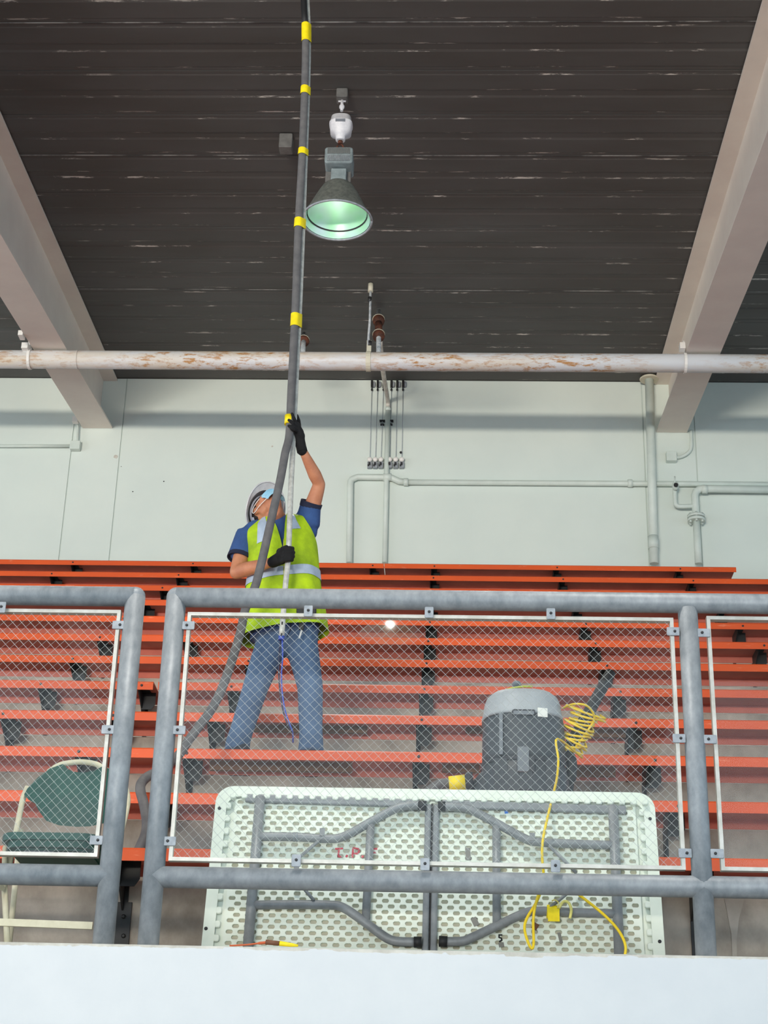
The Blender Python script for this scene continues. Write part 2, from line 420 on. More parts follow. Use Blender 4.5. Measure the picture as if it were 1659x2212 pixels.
# front parapet: concrete body, white paint skin with a chipped top edge
wf = struct('wall_front', MB().box(-9, 9, 5.82, 6.02, 0, WTOP), 'raw_edge', label='low white wall below the railing')
mb = MB(); N = 2600; rr = random.Random(3); tops = []; h = 0.010; step_ = 0
for i in range(N+1):
    h += rr.uniform(-0.0014, 0.0014)+(0.010-h)*0.14
    if rr.random() < 0.02: step_ = rr.uniform(-0.006, 0.010)
    if rr.random() < 0.09: step_ = 0
    tops.append(WTOP-max(0.003, h+step_))
vs = []
for i in range(N+1):
    x = -8.9+17.8*i/N; vs += [(x, 5.815, 0), (x, 5.815, tops[i]), (x, 5.8205, tops[i])]
fs = []
for i in range(N):
    a = i*3; fs += [(a, a+3, a+4, a+1), (a+1, a+4, a+5, a+2)]
mb.add(vs, fs); part('paint_skin', mb, 'white_wall', wf)

# back wall of large flush panels with narrow joints
wb = struct('wall_back', MB().box(-11, 10, WALL_D+0.012, WALL_D+0.3, tread(ROWS)-0.2, roof_z(WALL_D)+0.1), 'joint', label='pale mint green wall above the top bench')
xs = [-11, -4.12, -3.585, 2.08, 2.63, 10]
for a, b in zip(xs[:-1], xs[1:]):
    part('wall_panel', MB().box(a+0.006, b-0.006, WALL_D, WALL_D+0.014, tread(ROWS)-0.1, roof_z(WALL_D)-0.004), 'mint_wall', wb)
for (x, y, s) in ((250, 986, 0.035), (588, 964, 0.014), (354, 1040, 0.010), (287, 1062, 0.009), (262, 1008, 0.006)):
    c = V(x, y, WALL_D); mb = MB(); q = random.Random(x); out = [(math.cos(a*PI/3.5)*s*q.uniform(0.5, 1), math.sin(a*PI/3.5)*s*q.uniform(0.4, 0.9)) for a in range(7)]
    mb.prism(out, lambda u, w, hh: (c.x+u, WALL_D-0.001-hh, c.z+w), 0.0, 0.004)
    part('paint_chip', mb, 'raw_edge' if s > 0.012 else 'bolt', wb)

# roof deck
ce = struct('ceiling', MB().add([(x, y, roof_z(y)+dz) for dz in (0.014, 0.2) for y in (-9, 17.4) for x in (-13, 12)],
            [(0, 2, 3, 1), (4, 5, 7, 6), (0, 1, 5, 4), (2, 6, 7, 3), (0, 4, 6, 2), (1, 3, 7, 5)]), 'roof_gap', (0, 0, roof_z(0)), 'dark brown ribbed roof deck')
prof = [(0, .012), (.006, .0), (.08, 0), (.10, -.004), (.405, -.004), (.425, 0), (.445, .003), (.56, .003), (.58, 0), (.60, -.004), (.90, -.004), (.925, 0), (.994, 0), (1, .012)]
mb = MB(); vs = []; fs = []
for i, (q, z) in enumerate(prof): vs += [(-11.5, q*ROOF_PITCH, z), (10.5, q*ROOF_PITCH, z)]
for i in range(len(prof)-1): fs.append((2*i, 2*i+2, 2*i+3, 2*i+1))
mb.add(vs, fs); deck = mb.mesh('roof_panel', MT['roof'])
seam_me = MB().box(-11.5, 10.5, -0.004, 0.006, -0.004, 0.004).mesh('seam_edge', MT['roof_bare'])
for i in range(-2, 12):
    D = 9.769+i*ROOF_PITCH
    if D > WALL_D: break
    o = link_mesh('roof_panel', deck, ce, Vector((0, D, roof_z(D)))-wloc(ce)); o.rotation_euler.x = math.atan(SL)
    if i in (0, 3, 7): link_mesh('seam_edge', seam_me, o, (0, 0.0, 0))

# tapered steel roof beams
def bz(D): return 8.285+EZ-0.14*(WALL_D-D) if D > 4 else 8.285+EZ-0.14*(WALL_D-4)-SL*(4-D)
for bi, (bx, lab) in enumerate(((-10.1, 'cream steel roof beam beyond the left one'), (-3.857, 'cream steel roof beam crossing the upper left corner'),
                                (2.382, 'cream steel roof beam crossing the upper right corner'), (8.62, 'cream steel roof beam beyond the right one'))):
    b = struct('roof_beam', None, None, (bx, WALL_D, bz(WALL_D)), lab)
    ds = [WALL_D-0.002, 4, -8.9]; hw = 0.163
    def strip(x0, x1, za, zb):
        mb = MB(); vs = []; fs = []
        for D in ds:
            vs += [(x0, D, za(D)), (x1, D, za(D)), (x1, D, zb(D)), (x0, D, zb(D))]
        for i in range(len(ds)-1):
            for k in range(4): j = (k+1) % 4; fs.append((i*4+k, i*4+j, i*4+4+j, i*4+4+k))
        fs += [(3, 2, 1, 0), tuple(4*(len(ds)-1)+k for k in range(4))]
        return mb.add(vs, fs)
    part('bottom_flange', strip(bx-hw, bx+hw, bz, lambda D: bz(D)+0.022), 'beam', b)
    part('web', strip(bx-0.008, bx+0.008, lambda D: bz(D)+0.022, lambda D: roof_z(D)-0.034), 'beam', b)
    part('top_flange', strip(bx-hw, bx+hw, lambda D: roof_z(D)-0.034, lambda D: roof_z(D)-0.013), 'beam', b)

# ================================================================== BENCHES
ORD = ['lowest', 'second from the bottom', 'third from the bottom', 'fourth from the bottom', 'fifth from the bottom', 'sixth from the bottom',
       'seventh from the bottom', 'eighth from the bottom', 'fourth from the top', 'third from the top', 'second from the top', 'topmost']
NOTE = ['rising just above the lower rail', 'passing behind the vacuum', 'hiding the worker\'s feet', 'behind the worker\'s shins', 'with a plank gap near the left posts',
        'at the height of the worker\'s knees', 'behind the worker\'s thighs', 'just below the top rail', 'hidden partly by the top rail', 'just above the top rail',
        'running on past the short topmost one', 'ending short at the right against the mint wall']
def plank(x0, x1, loc):
    t, l, w = 0.006, LIP, SEATW
    mb = MB()
    sec = [(0, -l), (0, -0.008), (0.008, 0), (w-0.008, 0), (w, -0.008), (w, -l), (w-t, -l), (w-t, -t), (t, -t), (t, -l)]
    n = len(sec); vs = [(x0, a, b) for a, b in sec]+[(x1, a, b) for a, b in sec]; fs = [tuple(range(n)), tuple(range(2*n-1, n-1, -1))]
    for i in range(n): j = (i+1) % n; fs.append((i, n+i, n+j, j))
    mb.add(vs, fs); me = mb.mesh('seat_plank', MT['orange']); me.materials.append(MT['orange_back'])
    for p in me.polygons:
        i = p.index-2
        if i in (6, 7, 8): p.material_index = 1
    return me
# bracket: flag-shaped back plate, stem down the riser, gusset arm below the seat
mb = MB(); w = SEATW
mb.prism([(-0.034, -0.0065), (0.056, -0.0065), (0.056, -0.085), (0.034, -0.118), (-0.034, -0.118)], lambda u, q, h: (u, 0.215+h, q), 0.0, 0.008)
mb.box(-0.034, -0.010, w+0.020, w+0.033, -0.40, -0.06)
mb.prism([(0.03, -0.0065), (w+0.02, -0.0065), (w+0.02, -0.20), (0.215, -0.112), (0.05, -0.03)], lambda u, q, h: (h, u, q), -0.034, -0.026)
mb.box(-0.022, 0.026, 0.012, w-0.012, -0.013, -0.0065)
bracket_me = mb.mesh('bracket', MT['black_steel'])
bolt_me = MB().lathe((0, 0, 0), [(0.0085, 0), (0.0085, 0.004), (0.005, 0.007)], 8, axis=(0, -1, 0)).mesh('bolt', MT['bolt'])
BX = [-6.27, -5.05, -3.82, -2.594, -1.374, -0.151, 1.081, 2.31, 3.53, 4.76]
V_JOIN = {4: V(336, 1482, D0+4*PD).x, 11: V(829.5, 1222, D0+11*PD).x}
END11 = V(1590, 1226, D0+11*PD).x
for k in range(ROWS):
    loc = Vector((0, D0+k*PD, H0+k*RISE))
    b = thing('bleacher_bench', loc, 'orange bleacher bench, %s row, %s' % (ORD[k], NOTE[k]), 'bench', 'rows of orange bleacher benches')
    xl, xr = -6.8, 5.6
    if k == 11: segs = [(xl, V_JOIN[11]-0.003), (V_JOIN[11]+0.003, END11)]
    elif k == 4: segs = [(xl, V_JOIN[4]-0.016), (V_JOIN[4]+0.016, xr)]
    else: segs = [(xl, xr)]
    for s0, s1 in segs: link_mesh('seat_plank', plank(s0, s1, loc), b)
    extra = [-1.947] if k in (2, 3, 4, 6) else ([V(805, 1222, D0+11*PD).x] if k == 11 else [])
    for bx in BX+extra:
        if bx < -0.275*loc.y-0.2 or bx > 0.235*loc.y+0.2 or (k == 11 and bx > END11): continue
        br = link_mesh('bracket', bracket_me, b, (bx, 0, 0))
        link_mesh('bolt', bolt_me, br, (0.0, 0.0, -LIP*0.5))
    for (kk, xa, xb, yt, yb_) in ((3, 545, 793, 1555, 1581), (3, 1006, 1044, 1560, 1582), (2, 452, 760, 1640, 1665), (2, 955, 1036, 1645, 1667), (3, 1257, 1352, 1570, 1592), (2, 1242, 1330, 1652, 1676)):
        if kk != k: continue
        D = loc.y+0.20; xm = (xa+xb)/2
        part('packing_board', MB().box(V(xa, yb_, D).x, V(xb, yb_, D).x, D, D+0.03, V(xm, yb_, D).z, loc.z-0.008), 'wood', b, 'brown wooden board under the seat')
mb = MB(); y0 = riser(0)-0.003
mb.prism([(V(x_, y_, riser(0)).x, V(x_, y_, riser(0)).z) for x_, y_ in ((1560, 1925), (1612, 1925), (1596, 1985), (1591, 2030), (1592, 2085), (1582, 2085), (1580, 2020), (1570, 1968))], lambda u, q, h: (u, y0+h, q), 0.0, 0.0025)
part('paint_stain', mb, 'stain', stand)
# base plate of the lowest bench seen between the posts
c = V(265, 1992, riser(0)-0.02)
mb = MB().box(c.x-0.032, c.x+0.032, riser(0)-0.016, riser(0)-0.002, FLOOR, V(265, 1950, riser(0)).z)
for yy in (1980, 2022): q = V(267, yy, riser(0)-0.016); mb.lathe(q, [(0.010, 0), (0.010, 0.005), (0.005, 0.009)], 8, axis=(0, -1, 0))
bp = single('floor_plate', mb, 'black_steel', 'black bolted steel plate on the lowest riser between the two posts', 'plate', (c.x, riser(0), FLOOR))

# ================================================================== GUARD RAIL
PR = 0.0382
XL, XP2, XP3 = -1.198, -1.040, 0.898
ZT, ZL = 2.314+EZ, 1.247+EZ
def corner(x):                                          # tight welded corner where a rail turns down into its post
    return Vector((x, RAIL_D, ZT))
g = thing('guard_rail', (XL, RAIL_D, WTOP), 'galvanised pipe railing at the left of the gap between posts', 'railing')
part('top_rail', MB().tube([(-4.2, RAIL_D, ZT), corner(XL)], PR, 20).ball(corner(XL), X, Y, Z, PR, PR, PR, 20, 12), 'galv', g)
part('post', MB().tube([(XL, RAIL_D, ZT), (XL, RAIL_D, WTOP-0.02)], PR, 20), 'galv', g)
part('post', MB().tube([(-3.1, RAIL_D, ZT-0.02), (-3.1, RAIL_D, WTOP-0.02)], PR, 20), 'galv', g)
part('lower_rail', MB().tube([(-4.2, RAIL_D, ZL), (XL, RAIL_D, ZL)], PR, 20), 'galv', g)
g = thing('guard_rail', (XP2, RAIL_D, WTOP), 'long galvanised pipe railing in front of the worker and table', 'railing')
part('top_rail', MB().tube([(4.2, RAIL_D, ZT), corner(XP2)], PR, 20).ball(corner(XP2), X, Y, Z, PR, PR, PR, 20, 12), 'galv', g)
part('post', MB().tube([(XP2, RAIL_D, ZT), (XP2, RAIL_D, WTOP-0.02)], PR, 20), 'galv', g)
part('post', MB().tube([(XP3, RAIL_D, ZT-0.025), (XP3, RAIL_D, WTOP-0.02)], PR-0.0012, 20), 'galv', g)
part('post', MB().tube([(2.84, RAIL_D, ZT-0.01), (2.84, RAIL_D, WTOP-0.02)], PR, 20), 'galv', g)
part('lower_rail', MB().tube([(XP2, RAIL_D, ZL), (4.2, RAIL_D, ZL)], PR, 20), 'galv', g)

clip_v = MB().bevel_box((0, 0, 0), X, Y, Z, 0.0165, 0.0025, 0.022, 0.004).mesh('clip', MT['galv_light'])
clip_h = MB().bevel_box((0, 0, 0), X, Y, Z, 0.0235, 0.0025, 0.0165, 0.004).mesh('clip', MT['galv_light'])
clip_bolt = MB().lathe((0, 0, 0), [(0.0055, 0), (0.0055, 0.003), (0.003, 0.005)], 8, axis=(0, -1, 0)).mesh('clip_bolt', MT['bolt'])
def glass_panel(label, x0, x1, z0, z1, wires, clips):
    t = thing('glass_panel', ((x0+x1)/2, RAIL_D, z0), label, 'panel', 'framed panels in the railing')
    fw, d0, d1 = 0.0135, RAIL_D-0.014, RAIL_D+0.014
    part('frame_strip', MB().box(x0, x1, d0, d1, z1-fw, z1), 'alu', t); part('frame_strip', MB().box(x0, x1, d0, d1, z0, z0+fw), 'alu', t)
    part('frame_strip', MB().box(x0, x0+fw, d0, d1, z0+fw, z1-fw), 'alu', t); part('frame_strip', MB().box(x1-fw, x1, d0, d1, z0+fw, z1-fw), 'alu', t)
    a0, a1, b0, b1 = x0+fw*0.7, x1-fw*0.7, z0+fw*0.7, z1-fw*0.7
    part('pane', MB().box(a0, a1, RAIL_D-0.003, RAIL_D+0.003, b0, b1), 'glass', t, 'clear glass pane')
    if wires:
        mb = MB(); sp = 0.0345; rw = 0.00055
        for sgn in (-1, 1):
            c = a0-(b1-b0)
            while c < a1+(b1-b0):
                # line x = c + s*(z-b0)*0.98
                k = sgn*0.98; zs = [b0, b1]; zlo, zhi = b0, b1
                for xe in (a0, a1):
                    zz = b0+(xe-c)/k
                    if (k > 0) == (xe == a0): zlo = max(zlo, zz)
                    else: zhi = min(zhi, zz)
                if zhi-zlo > 0.01:
                    r_ = rw*(1.25 if sgn < 0 else 0.8)  # width stands in for how brightly each wire direction catches the light
                    mb.tube([(c+k*(zlo-b0), RAIL_D-0.0045-0.001*sgn, zlo), (c+k*(zhi-b0), RAIL_D-0.0045-0.001*sgn, zhi)], r_, 4, False, False)
                c += sp
        part('wire_mesh', mb, 'wire', t, 'thin diagonal wire grid', 'stuff')
    for (px, py, o_) in clips:
        p = V(px, py, RAIL_D-0.043 if o_ == 'v' else RAIL_D-0.019)
        c = link_mesh('clip', clip_v if o_ == 'v' else clip_h, t, p-wloc(t))
        off = {'v': (0, -0.0025, 0.002), 'l': (-0.006, -0.0025, 0), 'r': (0.006, -0.0025, 0)}[o_]
        link_mesh('clip_bolt', clip_bolt, c, off)
E_ = EZ
glass_panel('framed wired glass panel in the left railing before the green chair', -3.02, -1.246, 1.312+E_, 2.2545+E_, True,
            [(3, 1312, 'v'), (256, 1350, 'r'), (233, 1576, 'r'), (208, 1815, 'r')])
glass_panel('long framed wired glass panel before the worker and vacuum', -0.990, 0.841, 1.303+E_, 2.2495+E_, True,
            [(407, 1351, 'l'), (387, 1577, 'l'), (366, 1817, 'l'), (666, 1320, 'v'), (927, 1323, 'v'), (1190, 1326, 'v'),
             (1454, 1364, 'r'), (1467, 1595, 'r'), (1480, 1843, 'r'), (640, 1859, 'v'), (918, 1867, 'v'), (1200, 1871, 'v')])
glass_panel('framed plain glass panel to the right of the right post', 0.965, 2.78, 1.303+E_, 2.258+E_, False,
            [(1520, 1367, 'l'), (1534, 1597, 'l'), (1549, 1844, 'l')])

# ================================================================== OVERHEAD PIPE AND WALL FITTINGS
MD = 13.85
zc = V(830, 781, MD).z; mr = 0.089
mp = thing('sprinkler_main', (0, MD, zc), 'thick rust-stained pipe running across under the roof beams', 'pipe')
part('pipe', MB().tube([(-9, MD, zc-0.0), (8, MD, zc+0.0)], mr, 24), 'main_pipe', mp)
part('weld_bead', MB().tube([(V(168, 778, MD).x-0.006, MD, zc), (V(168, 778, MD).x+0.006, MD, zc)], mr+0.004, 24), 'main_pipe', mp)
def hanger(px, py, name, label, strap):
    x = V(px, py, MD).x; h = thing(name, (x, MD, zc+mr), label, 'hanger')
    rg = 0.013 if not strap else 0.022
    n = 20; loop = [(x, MD+(mr+0.006)*math.cos(2*PI*q/n), zc+(mr+0.006)*math.sin(2*PI*q/n)) for q in range(n+1)]
    mb = MB()
    for q in range(n):
        a, b = Vector(loop[q]), Vector(loop[q+1]); mid = (a+b)/2; t = (b-a).normalized(); nn = X.cross(t)
        mb.obox(mid, X, t, nn, rg, (b-a).length/2+0.001, 0.004)
    if strap: mb.box(x-rg, x+rg, MD-0.006, MD+0.006, zc+mr, zc+mr+0.14)
    part('ring', mb, 'beam_spot' if not strap else 'seal', h); return h, x
h, x = hanger(67, 760, 'pipe_clamp', 'white ring clamp holding the pipe under the left beam', False)
part('hook', MB().tube([(x, MD, zc+mr), (x, MD-0.05, zc+mr+0.03), (x-0.02, MD-0.05, zc+mr+0.10)], 0.012, 8), 'beam_spot', h)
q = V(55, 750, MD-0.1); part('beam_grip', MB().box(q.x-0.03, q.x+0.03, MD-0.14, MD-0.05, q.z-0.03, q.z+0.03), 'beam_spot', h)
q = V(50, 729, MD-0.3); part('beam_grip', MB().box(q.x-0.025, q.x+0.02, MD-0.4, MD-0.3, q.z-0.03, q.z+0.02), 'beam_spot', h)
h, x = hanger(1478, 760, 'pipe_clamp', 'thin ring clamp holding the pipe under the right beam', False)
part('hook', MB().tube([(x, MD, zc+mr), (x, MD-0.04, zc+mr+0.05), (x-0.01, MD-0.06, zc+mr+0.12)], 0.011, 8), 'beam_spot', h)
q = V(1473, 753, MD-0.06); part('beam_grip', MB().box(q.x-0.025, q.x+0.025, MD-0.12, MD-0.04, q.z-0.03, q.z+0.035), 'beam_spot', h)
h, x = hanger(796, 780, 'pipe_hanger', 'strap hanger with a long thin rod up to the roof', True)
rt = roof_z(MD)-0.012
pts = [V(795, 745, MD), V(799, 690, MD), V(801, 608, MD)]; pts[-1].z = rt
part('rod', MB().tube(pts, 0.012, 8), 'fit_paint', h)
for yy in (647, 742): part('coupling', MB().tube([V(798.5, yy+5, MD), V(799, yy-5, MD)], 0.018, 8), 'bolt', h)
part('anchor', MB().tube([pts[-1]-Z*0.09, pts[-1]], 0.026, 10), 'seal', h)

def riser_pipe(px0, py0, px1, py1, couplers, label, rad=0.024):
    """short branch from the main up to the roof, with rusty couplings"""
    a = V(px0, py0, MD); d = dirpx(px1, py1); s = (ZR0-EZ)/(d.z-SL*d.y); b = EYE+d*s; b.z -= 0.03
    t = thing('branch_pipe', a, label, 'pipe')
    part('pipe', MB().tube([a, b], rad, 14), 'fit_paint', t)
    ax = (b-a).normalized()
    for f in couplers:
        c = a+(b-a)*f
        part('coupling', MB().lathe(c, [(rad+0.006, -0.062), (rad+0.030, -0.05), (rad+0.036, -0.018), (rad+0.034, 0.018), (rad+0.028, 0.05), (rad+0.006, 0.062)], 18, axis=ax), 'rust', t)
        part('gasket', MB().lathe(c, [(rad+0.038, 0.012), (rad+0.038, 0.024)], 18, axis=ax), 'seal', t)
    return t, a, b
t, a, b = riser_pipe(818, 764, 818, 667, (0.42, 0.78), 'branch pipe with two rusty couplings left of the thin drop pipe')
part('sleeve', MB().tube([a+(b-a)*0.5, a+(b-a)*0.7], 0.037, 14), 'rust', t)
riser_pipe(654, 764, 657, 716, (0.62,), 'short branch pipe with one rusty coupling beside the pole')

# thin drop pipe from the roof down the wall
t = thing('drop_pipe', V(832, 1214, WALL_D-0.05), 'thin pipe dropping from the roof and down the wall between pull cables', 'pipe')
w0, w1 = V(838, 884, WALL_D-0.05), V(831, 1216, WALL_D-0.05)
part('pipe', MB().tube(spline([V(821, 737, 14.6), V(828, 806, 15.2), w0+Vector((-0.004, -0.06, 0.09)), w0-Z*0.02], 8)[:-1], 0.024, 12), 'raw_edge', t)
part('pipe', MB().tube([w0+Z*0.01, w1], 0.027, 12), 'mint_pipe', t)
part('elbow', MB().ball(w0, X, Y, Z, 0.033, 0.033, 0.033, 12, 8), 'mint_pipe', t)
for px in (826, 844):
    c = V(px, 912, WALL_D); part('hook_pair', MB().box(c.x-0.03, c.x+0.03, WALL_D-0.05, WALL_D, c.z-0.005, c.z+0.005).box(c.x-0.02, c.x+0.02, WALL_D-0.04, WALL_D, c.z-0.045, c.z-0.035), 'black', t)

for i, (xt, xb) in enumerate(((804, 799), (816.5, 811), (829, 823), (846, 842), (858.5, 855), (871, 868))):
    a = V(xt, 829, WALL_D); b = V(xb, 1003, WALL_D)
    t = thing('pull_cable', b, 'thin pull cable on the wall, %s from the left in the row of six' % ['first', 'second', 'third', 'fourth', 'fifth', 'sixth'][i], 'cable', 'pull cables on the back wall')
    part('pulley_bracket', MB().bevel_box((a.x+0.018, WALL_D-0.02, a.z-0.02), X, Y, Z, 0.018, 0.018, 0.034, 0.014), 'galv_light', t)
    part('pulley', MB().box(a.x-0.012, a.x+0.012, WALL_D-0.06, WALL_D-0.01, a.z-0.06, a.z+0.015).ball(a+Vector((0, -0.03, -0.09)), X, Y, Z, 0.012, 0.012, 0.018, 8, 6), 'black_steel', t)
    part('wire', MB().tube([a+Vector((0, -0.03, -0.04)), b+Vector((0, -0.03, 0.04))], 0.0032, 6), 'galv_light', t)
    part('switch_cap', MB().ball(b+Vector((0, -0.05, 0.035)), X, Y, Z, 0.028, 0.02, 0.028, 14, 8), 'beam_spot', t)
    mb = MB().bevel_box(b+Vector((0, -0.025, -0.025)), X, Y, Z, 0.026, 0.024, 0.036, 0.008)
    part('switch_body', mb, 'galv_light', t)
    part('lever', MB().box(b.x-0.012, b.x+0.008, WALL_D-0.07, WALL_D-0.049, b.z-0.034, b.z-0.006).box(b.x-0.02, b.x-0.006, WALL_D-0.066, WALL_D-0.049, b.z-0.05, b.z-0.03), 'bolt', t)
    if i == 5: part('wire_knot', MB().ball(V(866, 980, WALL_D)+Vector((0, -0.03, 0)), X, Y, Z, 0.014, 0.014, 0.014, 8, 6), 'black', t)

WD = WALL_D-0.05
t = thing('conduit_run', V(757, 1216, WD), 'mint painted conduit rising beside the worker and running along the wall to the right', 'conduit')
c = V(757, 1036, WD)
pts = [V(754.5, 1216, WD), c-Z*0.06]+[c+Vector((0.05-0.05*math.cos(a), 0, -0.05+0.05*math.sin(a)+0.015)) for a in (0.3, 0.8, 1.3)]
e = V(772, 1030.5, WD); pts += [e, V(835, 1031, WD), V(848, 1033, WD), V(862, 1040, WD), V(876, 1041.5, WD)]
part('conduit', MB().tube(pts, 0.034, 12), 'mint_pipe', t)
part('conduit', MB().tube([V(876, 1041.5, WD), V(1659, 1046, WD)+Vector((1.5, 0, 0))], 0.029, 12), 'mint_pipe', t)
for px in (877, 1361): c = V(px, 1041.5+(px-877)*0.0057, WD); part('coupling', MB().tube([c-X*0.025, c+X*0.025], 0.042, 12), 'mint_pipe', t)
c = V(838, 1031, WD); part('tee', MB().tube([c-X*0.05, c+X*0.04], 0.041, 12), 'mint_pipe', t)

t = thing('wall_riser', V(1413, 1216, WALL_D-0.14), 'stout mint painted vertical pipe left of the right beam', 'pipe')
a, b = V(1402, 812, WALL_D-0.14), V(1413, 1218, WALL_D-0.14); a.z = roof_z(a.y)-0.01
part('pipe', MB().tube([a, b], 0.047, 16), 'mint_pipe', t)
c = V(1411.5, 1172, WALL_D-0.14); part('coupling', MB().tube([c-Z*0.07, c+Z*0.07], 0.055, 16), 'mint_pipe', t)
part('ceiling_plate', MB().lathe(a-Z*0.035, [(0.10, 0), (0.105, 0.012), (0.09, 0.028)], 20), 'seal', t)

t = thing('junction_box', V(163, 963, WALL_D-0.04), 'mint junction box under the left beam with conduit to the left', 'box')
c = V(163, 963.5, WALL_D-0.04)
part('box', MB().bevel_box(c, X, Y, Z, 0.055, 0.035, 0.05, 0.008), 'mint_pipe', t)
part('conduit', MB().tube([c-X*0.05, V(-60, 963.5, WALL_D-0.04)], 0.017, 10), 'mint_pipe', t)
part('conduit', MB().tube([c+Vector((0.018, 0, 0.045)), V(168, 920, WALL_D-0.06), V(164, 905, WALL_D-0.12)], 0.013, 8), 'mint_pipe', t)
q = V(163, 908, WALL_D-0.14); part('strap_clip', MB().box(q.x-0.03, q.x+0.03, q.y-0.03, q.y+0.03, q.z-0.03, q.z+0.04), 'beam_spot', t)
t = thing('junction_box', V(1450, 987, WALL_D-0.04), 'mint junction box under the right beam with curved conduit', 'box')
c = V(1450, 987.5, WALL_D-0.04)
part('box', MB().bevel_box(c, X, Y, Z, 0.055, 0.035, 0.055, 0.008), 'mint_pipe', t)
part('conduit', MB().tube(spline([c+X*0.05, V(1470, 987, WALL_D-0.03), V(1484, 980, WALL_D-0.03), V(1493, 966, WALL_D-0.03), V(1493, 930, WALL_D-0.03)], 5), 0.019, 10), 'mint_pipe', t)

t = thing('drain_pipe', V(1510, 1216, WALL_D-0.11), 'mint pipe with a bolted flange at the right of the wall', 'pipe')
c = V(1502, 1062, WALL_D-0.11)
pts = [V(1700, 1058, WALL_D-0.11), V(1522, 1056, WALL_D-0.11)]+[V(x, y, WALL_D-0.11) for x, y in ((1511, 1057), (1503.5, 1062), (1501, 1070))]+[V(1504, 1118, WALL_D-0.11)]
part('pipe', MB().tube(pts, 0.040, 14), 'mint_pipe', t)
part('pipe', MB().tube([V(1504, 1118, WALL_D-0.11), V(1509, 1218, WALL_D-0.11)], 0.038, 14), 'mint_pipe', t)
c = V(1504, 1120, WALL_D-0.11); part('collar', MB().tube([V(1516, 1057, WALL_D-0.11), V(1528, 1057, WALL_D-0.11)], 0.047, 14), 'mint_pipe', t)
fl = part('flange', MB().lathe(c, [(0.092, -0.035), (0.092, -0.004)], 18).lathe(c, [(0.092, 0.004), (0.092, 0.035)], 18), 'mint_pipe', t)
for q in range(6):
    a = q*PI/3+0.4; part('flange_bolt', MB().tube([c+Vector((0.07*math.cos(a), 0.07*math.sin(a), -0.055)), c+Vector((0.07*math.cos(a), 0.07*math.sin(a), 0.05))], 0.013, 6), 'mint_pipe', fl)
part('bypass', MB().tube(spline([V(1500, 1093, WALL_D-0.11), V(1474, 1094, WALL_D-0.11), V(1462, 1092, WALL_D-0.11), V(1458.5, 1082, WALL_D-0.11), V(1457.5, 1052, WALL_D-0.11)], 5), 0.024, 10), 'mint_pipe', t)
c = V(1459, 1048, WALL_D-0.15-0.04); vb = part('valve', MB().ball(V(1459, 1050, WALL_D-0.15-0.01), X, Y, Z, 0.036, 0.05, 0.05, 12, 8).tube([V(1458, 1043, WALL_D-0.15-0.04), V(1457.5, 1029, WALL_D-0.15-0.04)], 0.008, 6), 'mint_pipe', t)
part('outlet', MB().lathe(V(1460, 1048, WALL_D-0.15-0.062), [(0.024, 0), (0.024, 0.01)], 12, axis=(0, -1, 0)), 'black', vb, 'open dark outlet')

